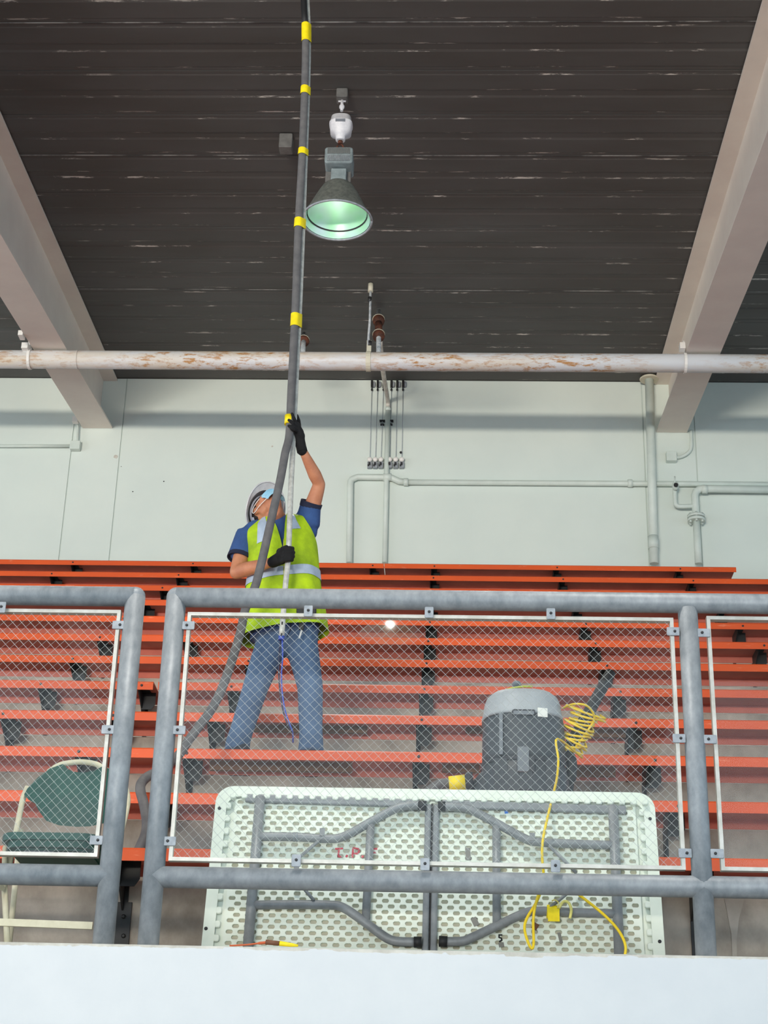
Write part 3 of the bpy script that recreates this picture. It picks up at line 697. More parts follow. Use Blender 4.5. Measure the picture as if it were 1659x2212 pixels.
# ================================================================== HIGH-BAY LAMPS
def roof_hit(px, py):
    d = dirpx(px, py); return EYE+d*((ZR0-EZ)/(d.z-SL*d.y))
def lamp(label, anchor, tz, tzf, scale, lit, group, down=0):
    """tz(y): height of a photo row on the lamp's axis"""
    A = Vector(anchor); x, y = A.x, A.y
    t = thing('high_bay_lamp', (x, y, tz(205)), label, 'lamp', group)
    s = scale
    top = roof_z(y)-0.01
    part('ceiling_box', MB().bevel_box((x, y, (top+tz(217))/2), X, Y, Z, 0.045*s, 0.05*s, (top-tz(217))/2, 0.012), 'box_grey', t)
    part('hook', MB().tube([(x, y, tz(217)), (x, y, tz(240))], 0.012*s, 8).tube([(x-0.03*s, y, tz(219)), (x+0.03*s, y, tz(219))], 0.008, 6).ball((x, y, tz(231)), X, Y, Z, 0.022*s, 0.014*s, 0.03*s, 10, 6), 'white_paint', t)
    zt, zb = tzf(238), tzf(288); hh = zt-zb
    bd = part('hanger_body', MB().lathe((x, y, zb), [(0.030*s, 0), (0.038*s, 0.05*hh), (0.038*s, 0.14*hh), (0.040*s, 0.17*hh), (0.082*s, 0.33*hh), (0.088*s, 0.62*hh), (0.092*s, 0.64*hh), (0.092*s, 0.68*hh), (0.086*s, 0.70*hh), (0.078*s, 0.93*hh), (0.060*s, 1.0*hh)], 24, sq=3.2), 'white_paint', t)
    part('rating_sticker', MB().box(x-0.038*s, x+0.038*s, y-0.094*s, y-0.088*s, zb+0.54*hh, zb+0.64*hh), 'sticker_grey', bd, 'grey printed sticker')
    part('stem', MB().tube([(x, y, tzf(289)), (x, y, tzf(295))], 0.020*s, 10), 'rust', t)
    hk = [(x+0.025*s*math.sin(a), y, tzf(303)+0.035*s*math.cos(a)) for a in [0.2+PI*1.65*q/10 for q in range(11)]]
    part('safety_hook', MB().tube(hk, 0.007*s, 8), 'rust', t)
    part('loop', MB().tube([(x, y, tzf(307)), (x, y, tzf(318))], 0.014*s, 8), 'white_paint', t)
    zt, zb = tzf(318), tzf(352); hh = zt-zb
    bx = part('ballast_box', MB().bevel_box((x, y, (zt+zb)/2), X, Y, Z, 0.108*s, 0.10*s, hh/2, 0.02), 'lamp_grey', t)
    for q in range(17):
        xx = x+(q-8)*0.0105*s
        part('fin', MB().box(xx-0.0025*s, xx+0.0025*s, y-0.110*s, y-0.097*s, zb+0.10*hh, zb+0.46*hh), 'galv_light', bx)
        part('fin', MB().box(xx-0.0025*s, xx+0.0025*s, y-0.106*s, y-0.097*s, zb+0.56*hh, zb+0.92*hh), 'box_grey', bx)
    part('side_plate', MB().box(x-0.106*s, x+0.09*s, y+0.02, y+0.06, tzf(374), zb+0.02), 'box_grey', t)
    part('neck', MB().bevel_box((x, y, (tzf(355)+tzf(386))/2), X, Y, Z, 0.058*s, 0.045*s, (tzf(355)-tzf(386))/2, 0.006), 'lamp_grey', t)
    zm = tz(476); zt = tzf(383); H = zt-zm; R0 = 0.262*s
    prof = [(0.060*s, H), (0.095*s, 0.975*H), (0.122*s, 0.90*H), (0.156*s, 0.71*H), (0.190*s, 0.49*H), (0.226*s, 0.25*H), (R0, 0.05*H), (R0, 0.0)]
    part('reflector_shell', MB().lathe((x, y, zm), prof, 40, cap0=True, cap1=False), 'lamp_shell', t)
    inn = [(0.05*s, 0.93*H)]+[(r_-0.008*s, h_-0.004) for r_, h_ in prof[1:-1]]+[(R0-0.008*s, 0.004)]
    part('reflector_lining', MB().lathe((x, y, zm), inn, 40, cap0=True, cap1=False), 'reflector', t, 'shiny green tinted lining')
    part('lining_seam', MB().lathe((x, y, zm), [(0.2265*s, 0.185*H), (0.2315*s, 0.150*H)], 40, cap0=False, cap1=False), 'black', t)
    part('rim_ring', MB().tube([(x+(R0+0.004)*math.cos(2*PI*q/40), y+(R0+0.004)*math.sin(2*PI*q/40), zm) for q in range(41)], 0.009*s, 8), 'galv_light', t)
    part('bulb', MB().lathe((x, y, zm+0.70*H), [(0.012*s, 0.16*H), (0.022*s, 0.10*H), (0.028*s, 0.02*H), (0.022*s, -0.05*H), (0.008*s, -0.08*H)], 16), 'bulb', t)
    d = bpy.data.lights.new('bulb_glow', 'POINT'); d.energy = lit; d.color = (1, 0.97, 0.9); d.shadow_soft_size = 0.03
    lo = bpy.data.objects.new('bulb_glow', d); COL.objects.link(lo); lo.parent = t; lo.location = Vector((x, y, zm+0.42*H))-wloc(t)
    if down:
        d = bpy.data.lights.new('lamp_beam', 'SPOT'); d.energy = down; d.color = (1, 0.95, 0.87); d.spot_size = math.radians(128); d.spot_blend = 0.6; d.shadow_soft_size = 0.22
        lo = bpy.data.objects.new('lamp_beam', d); COL.objects.link(lo); lo.parent = t; lo.location = Vector((x, y, zm-0.05))-wloc(t)
    return t
A = roof_hit(740, 196)
lamp('grey bell-shaped high-bay lamp hanging beside the pole', A, lambda y: V(740, y, A.y).z, lambda y: V(740, y, A.y-0.095).z, 1.0, 0.22, None, 220)
# the lamp whose mirror image shows in the long glass panel hangs behind the viewer
dm = dirpx(842, 1372); gl = EYE+dm*(RAIL_D/dm.y); dn = Vector((dm.x, -dm.y, dm.z)); LB = gl+dn*11.4
lamp('high-bay lamp hanging further back over the hall, mirrored in the glass panel', (LB.x, LB.y, 0), lambda y: LB.z+0.02+(476-y)*0.00345, lambda y: LB.z-0.01+(476-y)*0.00345, 1.25, 300, None, 120)
ZL_ = roof_z(4.2)-1.47
lamp('unseen high-bay lamp added above the walkway to light the railing and table', (A.x, 4.2, 0), lambda y: ZL_+(476-y)*0.00345, lambda y: ZL_-0.03+(476-y)*0.00345, 1.0, 1.1, None, 720)  # added lamp out of view, brightens railing, table and lower steps
q = roof_hit(619, 296); single('junction_box', MB().bevel_box(q-Z*0.07, X, Y, Z, 0.055, 0.055, 0.07, 0.012), 'box_grey', 'small grey box on the roof deck left of the pole', 'box', q)

# ================================================================== FOLDING TABLE
TB = Vector((-0.06, 6.385, FLOOR))                       # middle of the bottom edge
lean = math.radians(11.5)
TU = X; TVv = Vector((0, math.sin(lean), math.cos(lean))); TN = Vector((0, -math.cos(lean), math.sin(lean)))   # along, up the leaning face, out of the face
TH = 0.765; x0t, x1t = -0.925, 0.822
TB.x = (x0t+x1t)/2; TWd = x1t-x0t
def tb(u, v, n=0.0): return TB+TU*u+TVv*v+TN*n
def tpx(px, py, n=0.0):
    d = dirpx(px, py); s = (TB+TN*n-EYE).dot(TN)/d.dot(TN); p = EYE+d*s-TB; return p.dot(TU), p.dot(TVv)
def tp(px, py, n=0.0): u, v = tpx(px, py, n); return tb(u, v, n)
tab = thing('folding_table', TB, 'folded pale plastic table standing on edge, underside out, behind the railing', 'table')
def rrect(hu, v0, v1, r, n=6):
    out = []
    for cu, cv, a0 in ((hu-r, v1-r, 0), (-hu+r, v1-r, 90), (-hu+r, v0+r, 180), (hu-r, v0+r, 270)):
        for q in range(n+1): a = math.radians(a0+90*q/n); out.append((cu+r*math.cos(a), cv+r*math.sin(a)))
    return out
hu = TWd/2
part('tabletop', MB().prism(rrect(hu, 0, TH, 0.07), lambda u, v, n: tb(u, v, n), -0.045, -0.012), 'table', tab)
# raised rim
o1, o2 = rrect(hu, 0, TH, 0.07), rrect(hu-0.045, 0.045, TH-0.045, 0.05)
mb = MB(); n_ = len(o1); vs = [tb(u, v, -0.013) for u, v in o1]+[tb(u, v, 0.006) for u, v in o1]+[tb(u, v, 0.006) for u, v in o2]+[tb(u, v, -0.009) for u, v in o2]; fs = []
for q in range(3):
    for i in range(n_): j = (i+1) % n_; fs.append((q*n_+i, q*n_+j, (q+1)*n_+j, (q+1)*n_+i))
mb.add(vs, fs); part('rim', mb, 'table', tab)
# dimpled underside: staggered rows of recessed pockets
me_f = MB(); me_d = MB(); rows = 29; rh = (TH-0.11)/rows; cw = 0.0455; ncol = int((TWd-0.11)/cw); u0 = -ncol*cw/2
for j in range(rows):
    va = 0.055+j*rh; off = (j % 2)*cw/2
    cells = [(u0+i*cw+off, u0+(i+1)*cw+off) for i in range(ncol if j % 2 == 0 else ncol-1)]
    if j % 2:
        for a, b in ((u0, u0+cw/2), (u0+ncol*cw-cw/2, u0+ncol*cw)): me_f.add([tb(a, va, 0), tb(b, va, 0), tb(b, va+rh, 0), tb(a, va+rh, 0)], [(0, 1, 2, 3)])
    for a, b in cells:
        cu, cv = (a+b)/2, va+rh/2; hx, hz, r = 0.0132, 0.0082, 0.0045
        hole = []
        for sx, sz, a0 in ((1, 1, 0), (-1, 1, 90), (-1, -1, 180), (1, -1, 270)):
            for q in (0, 90): an = math.radians(a0+q); hole.append((cu+sx*(hx-r)+r*math.cos(an), cv+sz*(hz-r)+r*math.sin(an)))
        ou = [(b, va+rh), (cu, va+rh), (a, va+rh), (a, cv), (a, va), (cu, va), (b, va), (b, cv)]
        # ring: hole has 8 points starting on the right side, upper
        ho = hole; vs = [tb(u, v, 0) for u, v in ho]+[tb(u, v, -0.0105) for u, v in ho]+[tb(u, v, 0) for u, v in [(b, va+rh), (a, va+rh), (a, va), (b, va)]]
        C0 = 16
        fs = [(C0, C0+1, 2, 1), (C0+1, C0+2, 4, 3), (C0+2, C0+3, 6, 5), (C0+3, C0, 0, 7), (C0, 1, 0), (C0+1, 3, 2), (C0+2, 5, 4), (C0+3, 7, 6)]
        fs += [(i, (i+1) % 8, 8+(i+1) % 8, 8+i) for i in range(8)]
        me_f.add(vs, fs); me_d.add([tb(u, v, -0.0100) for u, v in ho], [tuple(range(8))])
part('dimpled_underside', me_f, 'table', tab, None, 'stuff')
part('dimple_floor', me_d, 'dimple', tab, 'beige pocket bottoms', 'stuff')
mb = MB()                                              # scalloped inner edge of the rim
for i in range(int(TWd/0.0455)-1):
    u = -TWd/2+0.07+i*0.0455
    mb.bevel_box(tb(u, TH-0.050, 0.010), TU, TN, TVv, 0.012, 0.015, 0.011, 0.008).bevel_box(tb(u, 0.053, 0.0), TU, TN, TVv, 0.012, 0.006, 0.012, 0.008)
for i in range(int(TH/0.055)-1):
    v = 0.075+i*0.055
    for sgn in (-1, 1): mb.bevel_box(tb(sgn*(TWd/2-0.053), v, 0.0), TU, TN, TVv, 0.012, 0.006, 0.014, 0.008)
part('rim_scallop', mb, 'table', tab, None, 'stuff')
for (px, py) in ((474, 1746), (445, 2006), (1404, 1769), (1425, 2034)):
    part('corner_screw', MB().lathe(tp(px, py, 0.006), [(0.007, 0), (0.007, 0.003), (0.003, 0.004)], 10, axis=TN), 'bolt', tab)
def trail(a, b, hw=0.018, n0=0.002, n1=0.020, name='rail'):
    A, B = Vector(tpx(*a, 0.02)), Vector(tpx(*b, 0.02)); d = B-A; L = d.length; d.normalize(); ax = TU*d.x+TVv*d.y; ay = TU*(-d.y)+TVv*d.x
    mid = (A+B)/2; return part(name, MB().bevel_box(tb(mid.x, mid.y, (n0+n1)/2), ay, ax, TN, hw, L/2, (n1-n0)/2, 0.008), 'table_leg', tab)
trail((530, 1722), (905, 1734)); trail((955, 1735), (1352, 1748))
trail((500, 2054), (890, 2061)); trail((955, 2063), (1378, 2070))
for (a, b) in (((925, 1738), (918, 2062)), ((943, 1738), (936, 2062))): trail(a, b, 0.0125, 0.004, 0.028, 'hinge_rail')
part('hinge_seam', MB().obox(tp(931, 1900, 0.006), TU, TVv, TN, 0.004, 0.32, 0.003), 'bolt', tab)
def tleg(name, pts, r, n=0.034, mat='table_leg'):
    P_ = spline([tp(px, py, n) for px, py in pts], 5) if len(pts) > 2 else [tp(px, py, n) for px, py in pts]
    return part(name, MB().tube(P_, r, 10), mat, tab)
tleg('pivot_tube', [(562, 1722), (535, 2052)], 0.020); tleg('pivot_tube', [(1324, 1742), (1338, 2066)], 0.020)
tleg('leg', [(556, 1807), (640, 1808), (710, 1812), (745, 1806), (800, 1776), (850, 1749), (880, 1741), (912, 1740)], 0.0175)
tleg('leg', [(545, 1955), (640, 1954), (710, 1955), (740, 1960), (780, 1986), (830, 2023), (856, 2033), (895, 2035)], 0.0175)
tleg('leg', [(1328, 1826), (1240, 1823), (1165, 1819), (1135, 1812), (1070, 1777), (1020, 1751), (996, 1744), (955, 1742)], 0.0175)
tleg('leg', [(1335, 1974), (1240, 1971), (1165, 1968), (1135, 1972), (1080, 1997), (1020, 2025), (1000, 2033), (965, 2034)], 0.0175)
for pts in ([(903, 1740), (921, 1741)], [(894, 2035), (911, 2035)], [(946, 1742), (962, 1742)], [(948, 2033), (966, 2034)]): tleg('foot_cap', pts, 0.0205, 0.034, 'black')
tleg('cross_tube', [(801, 1776), (790, 1992)], 0.0165, 0.030); tleg('cross_tube', [(1072, 1780), (1073, 1998)], 0.0165, 0.030)
for pts in ([(690, 1815), (640, 1858)], [(640, 1900), (678, 1945)], [(1186, 1826), (1245, 1886)], [(1235, 1922), (1186, 1962)]): tleg('brace', pts, 0.0065, 0.05)
for (px, py) in ((696, 1798), (640, 1880), (1150, 1808), (1240, 1905)): part('brace_joint', MB().obox(tp(px, py, 0.05), TU, TVv, TN, 0.010, 0.016, 0.004), 'table_leg', tab)
for x_ in (634, 640): tleg('sleeve_ring', [(x_, 1808), (x_+3, 1808)], 0.0195, 0.034, 'galv_light')
def scrap(px, py, w_, h_, ang, mat, lab, n=0.0015):
    a = math.radians(ang); ax = TU*math.cos(a)+TVv*math.sin(a); ay = TU*(-math.sin(a))+TVv*math.cos(a)
    part('tape_scrap', MB().obox(tp(px, py), ax, ay, TN, w_/2, h_/2, n), mat, tab, lab)
scrap(1093, 1751, 0.014, 0.026, 8, 'blue_tape', 'blue tape scrap'); scrap(1011, 1845, 0.02, 0.05, 4, 'grey_tape', 'torn grey tape')
scrap(1026, 1991, 0.022, 0.034, 25, 'grey_tape', 'torn grey tape'); scrap(1083, 2041, 0.02, 0.018, 10, 'grey_tape', 'torn grey tape')
scrap(1210, 2026, 0.012, 0.042, 12, 'grey_tape', 'torn grey tape'); scrap(1156, 2001, 0.022, 0.026, -30, 'brown_plug', 'brown tape scrap')
# handwritten red letters "T. P. F" (the last half hidden by the tube) and a small black mark
mb = MB()
def stroke(mb, pts, w_=0.0035):
    for a, b in zip(pts[:-1], pts[1:]):
        A, B = Vector(tpx(*a)), Vector(tpx(*b)); d = (B-A); L = d.length; d.normalize()
        mb.obox(tb((A.x+B.x)/2, (A.y+B.y)/2, 0.001), TU*d.x+TVv*d.y, TU*(-d.y)+TVv*d.x, TN, L/2+0.002, w_, 0.001)
stroke(mb, [(725, 1834), (740, 1833)]); stroke(mb, [(732, 1834), (731, 1850)]); stroke(mb, [(730, 1850), (737, 1851)]); stroke(mb, [(748, 1849), (750, 1850)], 0.005)
stroke(mb, [(763, 1832), (761, 1852)]); stroke(mb, [(763, 1832), (774, 1834), (776, 1839), (772, 1844), (763, 1844)]); stroke(mb, [(782, 1850), (784, 1851)], 0.005)
stroke(mb, [(805, 1834), (804, 1851)]); stroke(mb, [(805, 1834), (814, 1834)]); stroke(mb, [(804, 1842), (811, 1842)])
part('red_lettering', mb, 'red_ink', tab, 'red handwritten letters T. P. F')
mb = MB(); stroke(mb, [(1084, 2020), (1078, 2020), (1078, 2025), (1083, 2027), (1084, 2031), (1079, 2034)], 0.0028); part('black_mark', mb, 'black', tab, 'small black handwritten mark like a 5')

rb = single('ribbon_wrap', MB().tube([tp(1181, 1969, 0.034), tp(1208, 1971, 0.034)], 0.026, 10).obox(tp(1196, 1976, 0.058), TU, TVv, TN, 0.022, 0.026, 0.002), 'tape', 'yellow tape wrapped and knotted on the lower right table leg', 'tape', tp(1195, 1970, 0.034))
part('ribbon_tail', MB().tube(spline([tp(1204, 1962, 0.062), tp(1206, 1950, 0.064), tp(1198, 1944, 0.064), tp(1192, 1946, 0.064)], 5), 0.005, 6, flat=0.4), 'pale_yellow', rb, 'pale yellow tail')
part('ribbon_tail', MB().tube(spline([tp(1207, 1962, 0.062), tp(1217, 1948, 0.066), tp(1228, 1950, 0.066), tp(1234, 1965, 0.062), tp(1231, 1984, 0.058)], 5), 0.0055, 6, flat=0.4), 'pale_yellow', rb, 'pale yellow tail')

# ================================================================== GREEN FOLDING CHAIR
CH = Vector((V(120, 1800, 6.25).x, 6.3, FLOOR))
ch = thing('folding_chair', CH, 'green plastic folding chair with beige tube frame behind the left railing', 'chair')
DB, DF = 6.46, 6.05
def cp(px, py, D): return V(px, py, D)
# back shell: outline read on the plane of the back, curved in depth
out = [(52, 1716), (60, 1702), (82, 1679), (108, 1660), (136, 1650), (146, 1660), (158, 1667), (182, 1669), (205, 1664), (222, 1655), (245, 1664), (262, 1684), (272, 1706), (274, 1727), (262, 1735), (254, 1748), (246, 1768), (226, 1778), (196, 1785), (166, 1786), (128, 1783), (100, 1773), (84, 1752), (76, 1736), (62, 1728)]
cx_, hw_ = 163, 112
def back_pt(px, py, th): q = (px-cx_)/hw_; return V(px, py, DB-0.05*q*q+0.03*((py-1720)/70)**2*0.4+th)
mb = MB(); n_ = len(out); rings = []
for th, sc_ in ((0.0, 0.97), (-0.008, 1.0), (0.008, 1.0)): pass
vs = []; fs = []; steps = [1.0, 0.85, 0.65, 0.4, 0.15]
for th in (-0.007, 0.007):
    for s_ in steps:
        for (px, py) in out: vs.append(back_pt(cx_+(px-cx_)*s_, 1720+(py-1720)*s_, th))
ns = len(steps)
for side in (0, 1):
    for a in range(ns-1):
        for i in range(n_):
            j = (i+1) % n_; A = side*ns*n_+a*n_; q = (A+i, A+j, A+n_+j, A+n_+i); fs.append(q if side == 0 else q[::-1])
    A = side*ns*n_+(ns-1)*n_; fs.append(tuple(A+i for i in range(n_)) if side == 0 else tuple(A+i for i in range(n_-1, -1, -1)))
for i in range(n_): j = (i+1) % n_; fs.append((i, ns*n_+i, ns*n_+j, j))
mb.add(vs, fs, False); part('backrest', mb, 'chair_green', ch)
# seat: rounded slab seen from slightly below
sl_, sr_ = cp(3, 1812, DF).x, cp(206, 1812, DF).x; zs = cp(100, 1806, DF).z
sx, sy = (sl_+sr_)/2, DF+0.20; hx_, hy_ = (sr_-sl_)/2+0.005, 0.20
mb = MB(); outl = rrect(hx_, -hy_, hy_, 0.07)
mb.prism(outl, lambda u, v, h_: (sx+u*(1-0.06*(v/hy_)), sy+v, zs+h_-0.02*(v+hy_)), -0.012, 0.014)
mb.prism([(u*0.93, v*0.92) for u, v in outl], lambda u, v, h_: (sx+u, sy+v, zs+h_-0.02*(v+hy_)), -0.036, -0.012)
seat = part('seat', mb, 'chair_green', ch)
part('moulded_rib', MB().prism([(u*0.80, v*0.80) for u, v in outl], lambda u, v, h_: (sx+u, sy+v, zs+h_-0.02*(v+hy_)), -0.043, -0.036), 'chair_green', seat)
part('rating_sticker', MB().obox((sx-0.045, sy-0.10, zs-0.045), X, Y, Z, 0.052, 0.05, 0.0015), 'sticker_grey', seat, 'grey sticker under the seat')
# frame: rear hoop tube, front legs, crossbar
def side(px): return cp(px, 1700, DB-0.05).x
arc = [cp(x, y, DB+0.012) for x, y in ((104, 1668), (128, 1653), (150, 1648), (178, 1646), (208, 1651), (226, 1662), (250, 1674))]
part('handle_bar', MB().tube(spline(arc, 5), 0.0115, 10), 'chair_beige', ch, 'beige tube handle above the backrest')
part('frame_tube', MB().tube(spline([cp(60, 1700, DB-0.02), cp(49, 1728, DB-0.04), cp(38, 1782, DB-0.14), cp(22, 1860, DB-0.26), cp(10, 1905, 6.10), cp(4, 1918, 6.06)], 5), 0.0115, 10), 'chair_beige', ch)
part('frame_tube', MB().tube(spline([cp(268, 1690, DB-0.02), cp(276, 1728, DB-0.04), cp(266, 1780, DB-0.14), cp(244, 1855, DB-0.26), cp(234, 1900, 6.12), cp(218, 2040, 6.02)], 5), 0.0115, 10), 'chair_beige', ch)
part('leg', MB().tube([cp(12, 1830, 6.2), cp(9, 1905, 6.12), (cp(20, 2030, 6.05).x, 6.05, FLOOR)], 0.0115, 10), 'chair_beige', ch)
part('leg', MB().tube([cp(256, 1790, 6.5), (cp(232, 2030, 6.62).x, 6.62, FLOOR)], 0.0115, 10), 'chair_beige', ch)
part('leg', MB().tube([cp(45, 1790, 6.5), (cp(22, 2030, 6.62).x, 6.62, FLOOR)], 0.0115, 10), 'chair_beige', ch)
part('brace', MB().tube([cp(-20, 1880, 6.2), cp(10, 1902, 6.12)], 0.008, 8), 'chair_beige', ch)
a, b = cp(-60, 1990, 6.06), cp(200, 2000, 6.06)
part('crossbar', MB().obox((a+b)/2, (b-a).normalized(), Y, (b-a).normalized().cross(Y), (b-a).length/2, 0.006, 0.013), 'chair_beige', ch)

# ================================================================== VACUUM
VD = 7.44; VS = 468.0; ZB = tread(1)
vx = V(1131, 1640, VD).x
def vz(py): return V(1131, py, VD-0.12).z
vac = thing('shop_vacuum', (vx, VD, ZB), 'grey canister vacuum on the lowest step behind the folded table', 'vacuum')
part('tank_base', MB().lathe((vx, VD, 0), [(0.17, ZB), (0.20, ZB+0.04), (0.208, vz(1712)), (0.202, vz(1675)), (0.192, vz(1650)), (0.185, vz(1647))], 36, sq=2.6), 'vac_body', vac)
for q in (-0.11, 0.0, 0.12): part('panel_rib', MB().bevel_box((vx+q, VD-0.196+abs(q)*0.12, (vz(1712)+vz(1655))/2), X, Y, Z, 0.03, 0.014, 0.075, 0.008), 'vac_body', vac)
part('seam_band', MB().lathe((vx, VD, 0), [(0.196, vz(1650)), (0.198, vz(1646)), (0.196, vz(1642))], 36, sq=2.6, cap0=False, cap1=False), 'vac_dark', vac)
part('drum', MB().lathe((vx, VD, 0), [(0.187, vz(1648)), (0.190, vz(1630)), (0.189, vz(1580)), (0.186, vz(1552)), (0.183, vz(1546))], 36, sq=2.5), 'vac_body', vac)
for px, w__ in ((1082, 0.008),): part('drum_rib', MB().bevel_box((V(px, 1600, VD-0.17).x, VD-0.178, (vz(1640)+vz(1550))/2), X, Y, Z, w__, 0.012, (vz(1550)-vz(1640))/2, 0.004), 'vac_latch', vac)
lid = part('lid', MB().lathe((vx-0.004, VD, 0), [(0.187, vz(1548)), (0.188, vz(1542)), (0.180, vz(1528)), (0.176, vz(1512)), (0.166, vz(1500)), (0.142, vz(1490)), (0.10, vz(1484)), (0.06, vz(1482))], 36, sq=2.5), 'vac_lid', vac)
c = V(1131, 1539, VD-0.185); part('handle_slot', MB().bevel_box(c, X, Y, Z, 0.052, 0.008, 0.013, 0.006), 'vac_dark', lid)
part('grip_bar', MB().bevel_box(c-Y*0.006-Z*0.004, X, Y, Z, 0.047, 0.005, 0.009, 0.004), 'vac_latch', lid)
c = V(1172, 1539, VD-0.178); st = part('rating_label', MB().obox(c, Vector((0.97, 0.24, 0)), Vector((-0.24, 0.97, 0)), Z, 0.023, 0.002, 0.021), 'white', lid, 'white printed label')
part('lime_trim', MB().tube([V(px, py, VD-0.10+0.0*px) for px, py in ((1094, 1490), (1108, 1486), (1130, 1483), (1150, 1483))], 0.005, 6), 'lime', lid, 'lime green trim')
part('top_knob', MB().ball(V(1116, 1479, VD-0.06), X, Y, Z, 0.022, 0.03, 0.018, 12, 8), 'vac_latch', lid)
c = V(1130, 1641, VD-0.208); part('latch', MB().bevel_box(c, X, Y, Z, 0.026, 0.012, 0.058, 0.008), 'vac_latch', vac)
part('latch_recess', MB().bevel_box((vx, VD-0.203, vz(1662)), X, Y, Z, 0.04, 0.008, 0.035, 0.006), 'vac_dark', vac)
part('shoulder', MB().lathe((vx-0.155, VD-0.05, 0), [(0.075, ZB+0.03), (0.085, vz(1712)), (0.075, vz(1680)), (0.05, vz(1664)), (0.02, vz(1658))], 20), 'vac_body', vac)
c0 = V(1022, 1690, VD-0.06); c1 = V(996, 1692, VD-0.06)
part('inlet', MB().lathe(c0, [(0.048, 0), (0.046, 0.03), (0.036, 0.035), (0.036, 0.075)], 18, axis=(c1-c0)), 'vac_dark', vac)
# push handle with a black lower frame
pa, pb = V(1238, 1600, VD+0.03), V(1314, 1462, VD+0.12)
part('push_handle', MB().tube([pa-(pb-pa)*0.25, pa, pb, pb+(pb-pa).normalized()*0.03], [0.026, 0.030, 0.027, 0.024], 12), 'black', vac)
part('handle_strap', MB().obox((V(1268, 1560, VD).x, VD+0.04, V(1268, 1560, VD).z), (pb-pa).normalized(), Y, (pb-pa).normalized().cross(Y), 0.09, 0.035, 0.012), 'vac_dark', vac)
mb = MB().tube(spline([V(1212, 1640, VD), V(1226, 1632, VD), V(1234, 1645, VD), V(1233, 1680, VD), (V(1226, 1715, VD).x, VD, V(1226, 1715, VD).z), (V(1222, 1850, VD).x, VD, ZB+0.02)], 5), 0.026, 10)
part('wheel_frame', mb, 'black', vac)

# yellow extension cord: coil round the handle, then down in front of the table
path = []; rr = random.Random(5); ax = (pb-pa).normalized()
start, end = V(1225, 1622, VD+0.01), V(1268, 1536, VD+0.05); turns = 11
for i in range(turns*14+1):
    f = i/(turns*14.0); a = 2*PI*i/14; kk = i//14; jr = random.Random(kk).uniform(-1, 1)
    R1 = 0.066+0.012*jr+(0.03 if kk == turns-1 else 0); R2 = 0.062+0.006*jr
    c = start+(end-start)*(f+0.03*jr)
    d1 = Vector((0.93, 0.05, -0.30-0.25*jr)).normalized(); d2 = Vector((0.05, 0.90, 0.42)).normalized()
    path.append(c+d1*(R1*math.cos(a))+d2*(R2*math.sin(a)))
coil_start = path[0]
tail = [V(1204, 1596, 7.15), V(1206, 1640, 7.12), V(1203, 1680, 7.0), V(1194, 1720, 6.62), V(1183, 1765, 6.40), V(1173, 1812, 6.34), V(1171, 1850, 6.32), V(1174, 1890, 6.30), V(1168, 1925, 6.29), V(1157, 1952, 6.28), V(1139, 1982, 6.27),
        V(1133, 2005, 6.26), V(1140, 2034, 6.25), V(1149, 2049, 6.25), V(1153, 2035, 6.26), V(1152, 1990, 6.27), V(1158, 1950, 6.27), V(1175, 1912, 6.26), V(1215, 1905, 6.25), V(1252, 1934, 6.24), V(1300, 1972, 6.22), V(1333, 2006, 6.21), V(1350, 2038, 6.20), V(1350, 2064, 6.20), V(1340, 2095, 6.20)]
full = list(reversed(path)); full = full+spline([full[-1]]+tail, 5)
cord = single('power_cord', MB().tube(full, 0.0054, 7), 'yellow_cord', 'yellow power cord coiled on the vacuum handle and trailing over the table', 'cord', coil_start)
loose = spline([V(1215, 1530, VD), V(1240, 1521, VD-0.08), V(1270, 1526, VD-0.08), V(1284, 1552, VD-0.03), V(1268, 1580, VD), V(1245, 1612, VD-0.02), V(1232, 1628, VD), V(1213, 1610, VD-0.04), V(1199, 1598, VD-0.1)], 6)
part('loose_loop', MB().tube(loose, 0.0054, 7), 'yellow_cord', cord)

# orange cord and yellow plug lying on the parapet
oc = single('orange_cord', MB().tube(spline([V(496, 2043, 5.9), V(530, 2041, 5.9), V(556, 2038, 5.9), V(575, 2036, 5.9)], 5), [0.003]*11+[0.005]*5, 8), 'orange_cord', 'orange cord with brown and yellow connector lying along the white wall top', 'cord', V(560, 2040, 5.9))
part('brown_connector', MB().tube([V(574, 2035, 5.9), V(604, 2038, 5.9)], [0.009, 0.008], 10), 'brown_plug', oc)
part('yellow_connector', MB().tube([V(604, 2038, 5.9), V(628, 2041, 5.9), V(644, 2043, 5.9)], [0.009, 0.007, 0.004], 10), 'tape', oc)

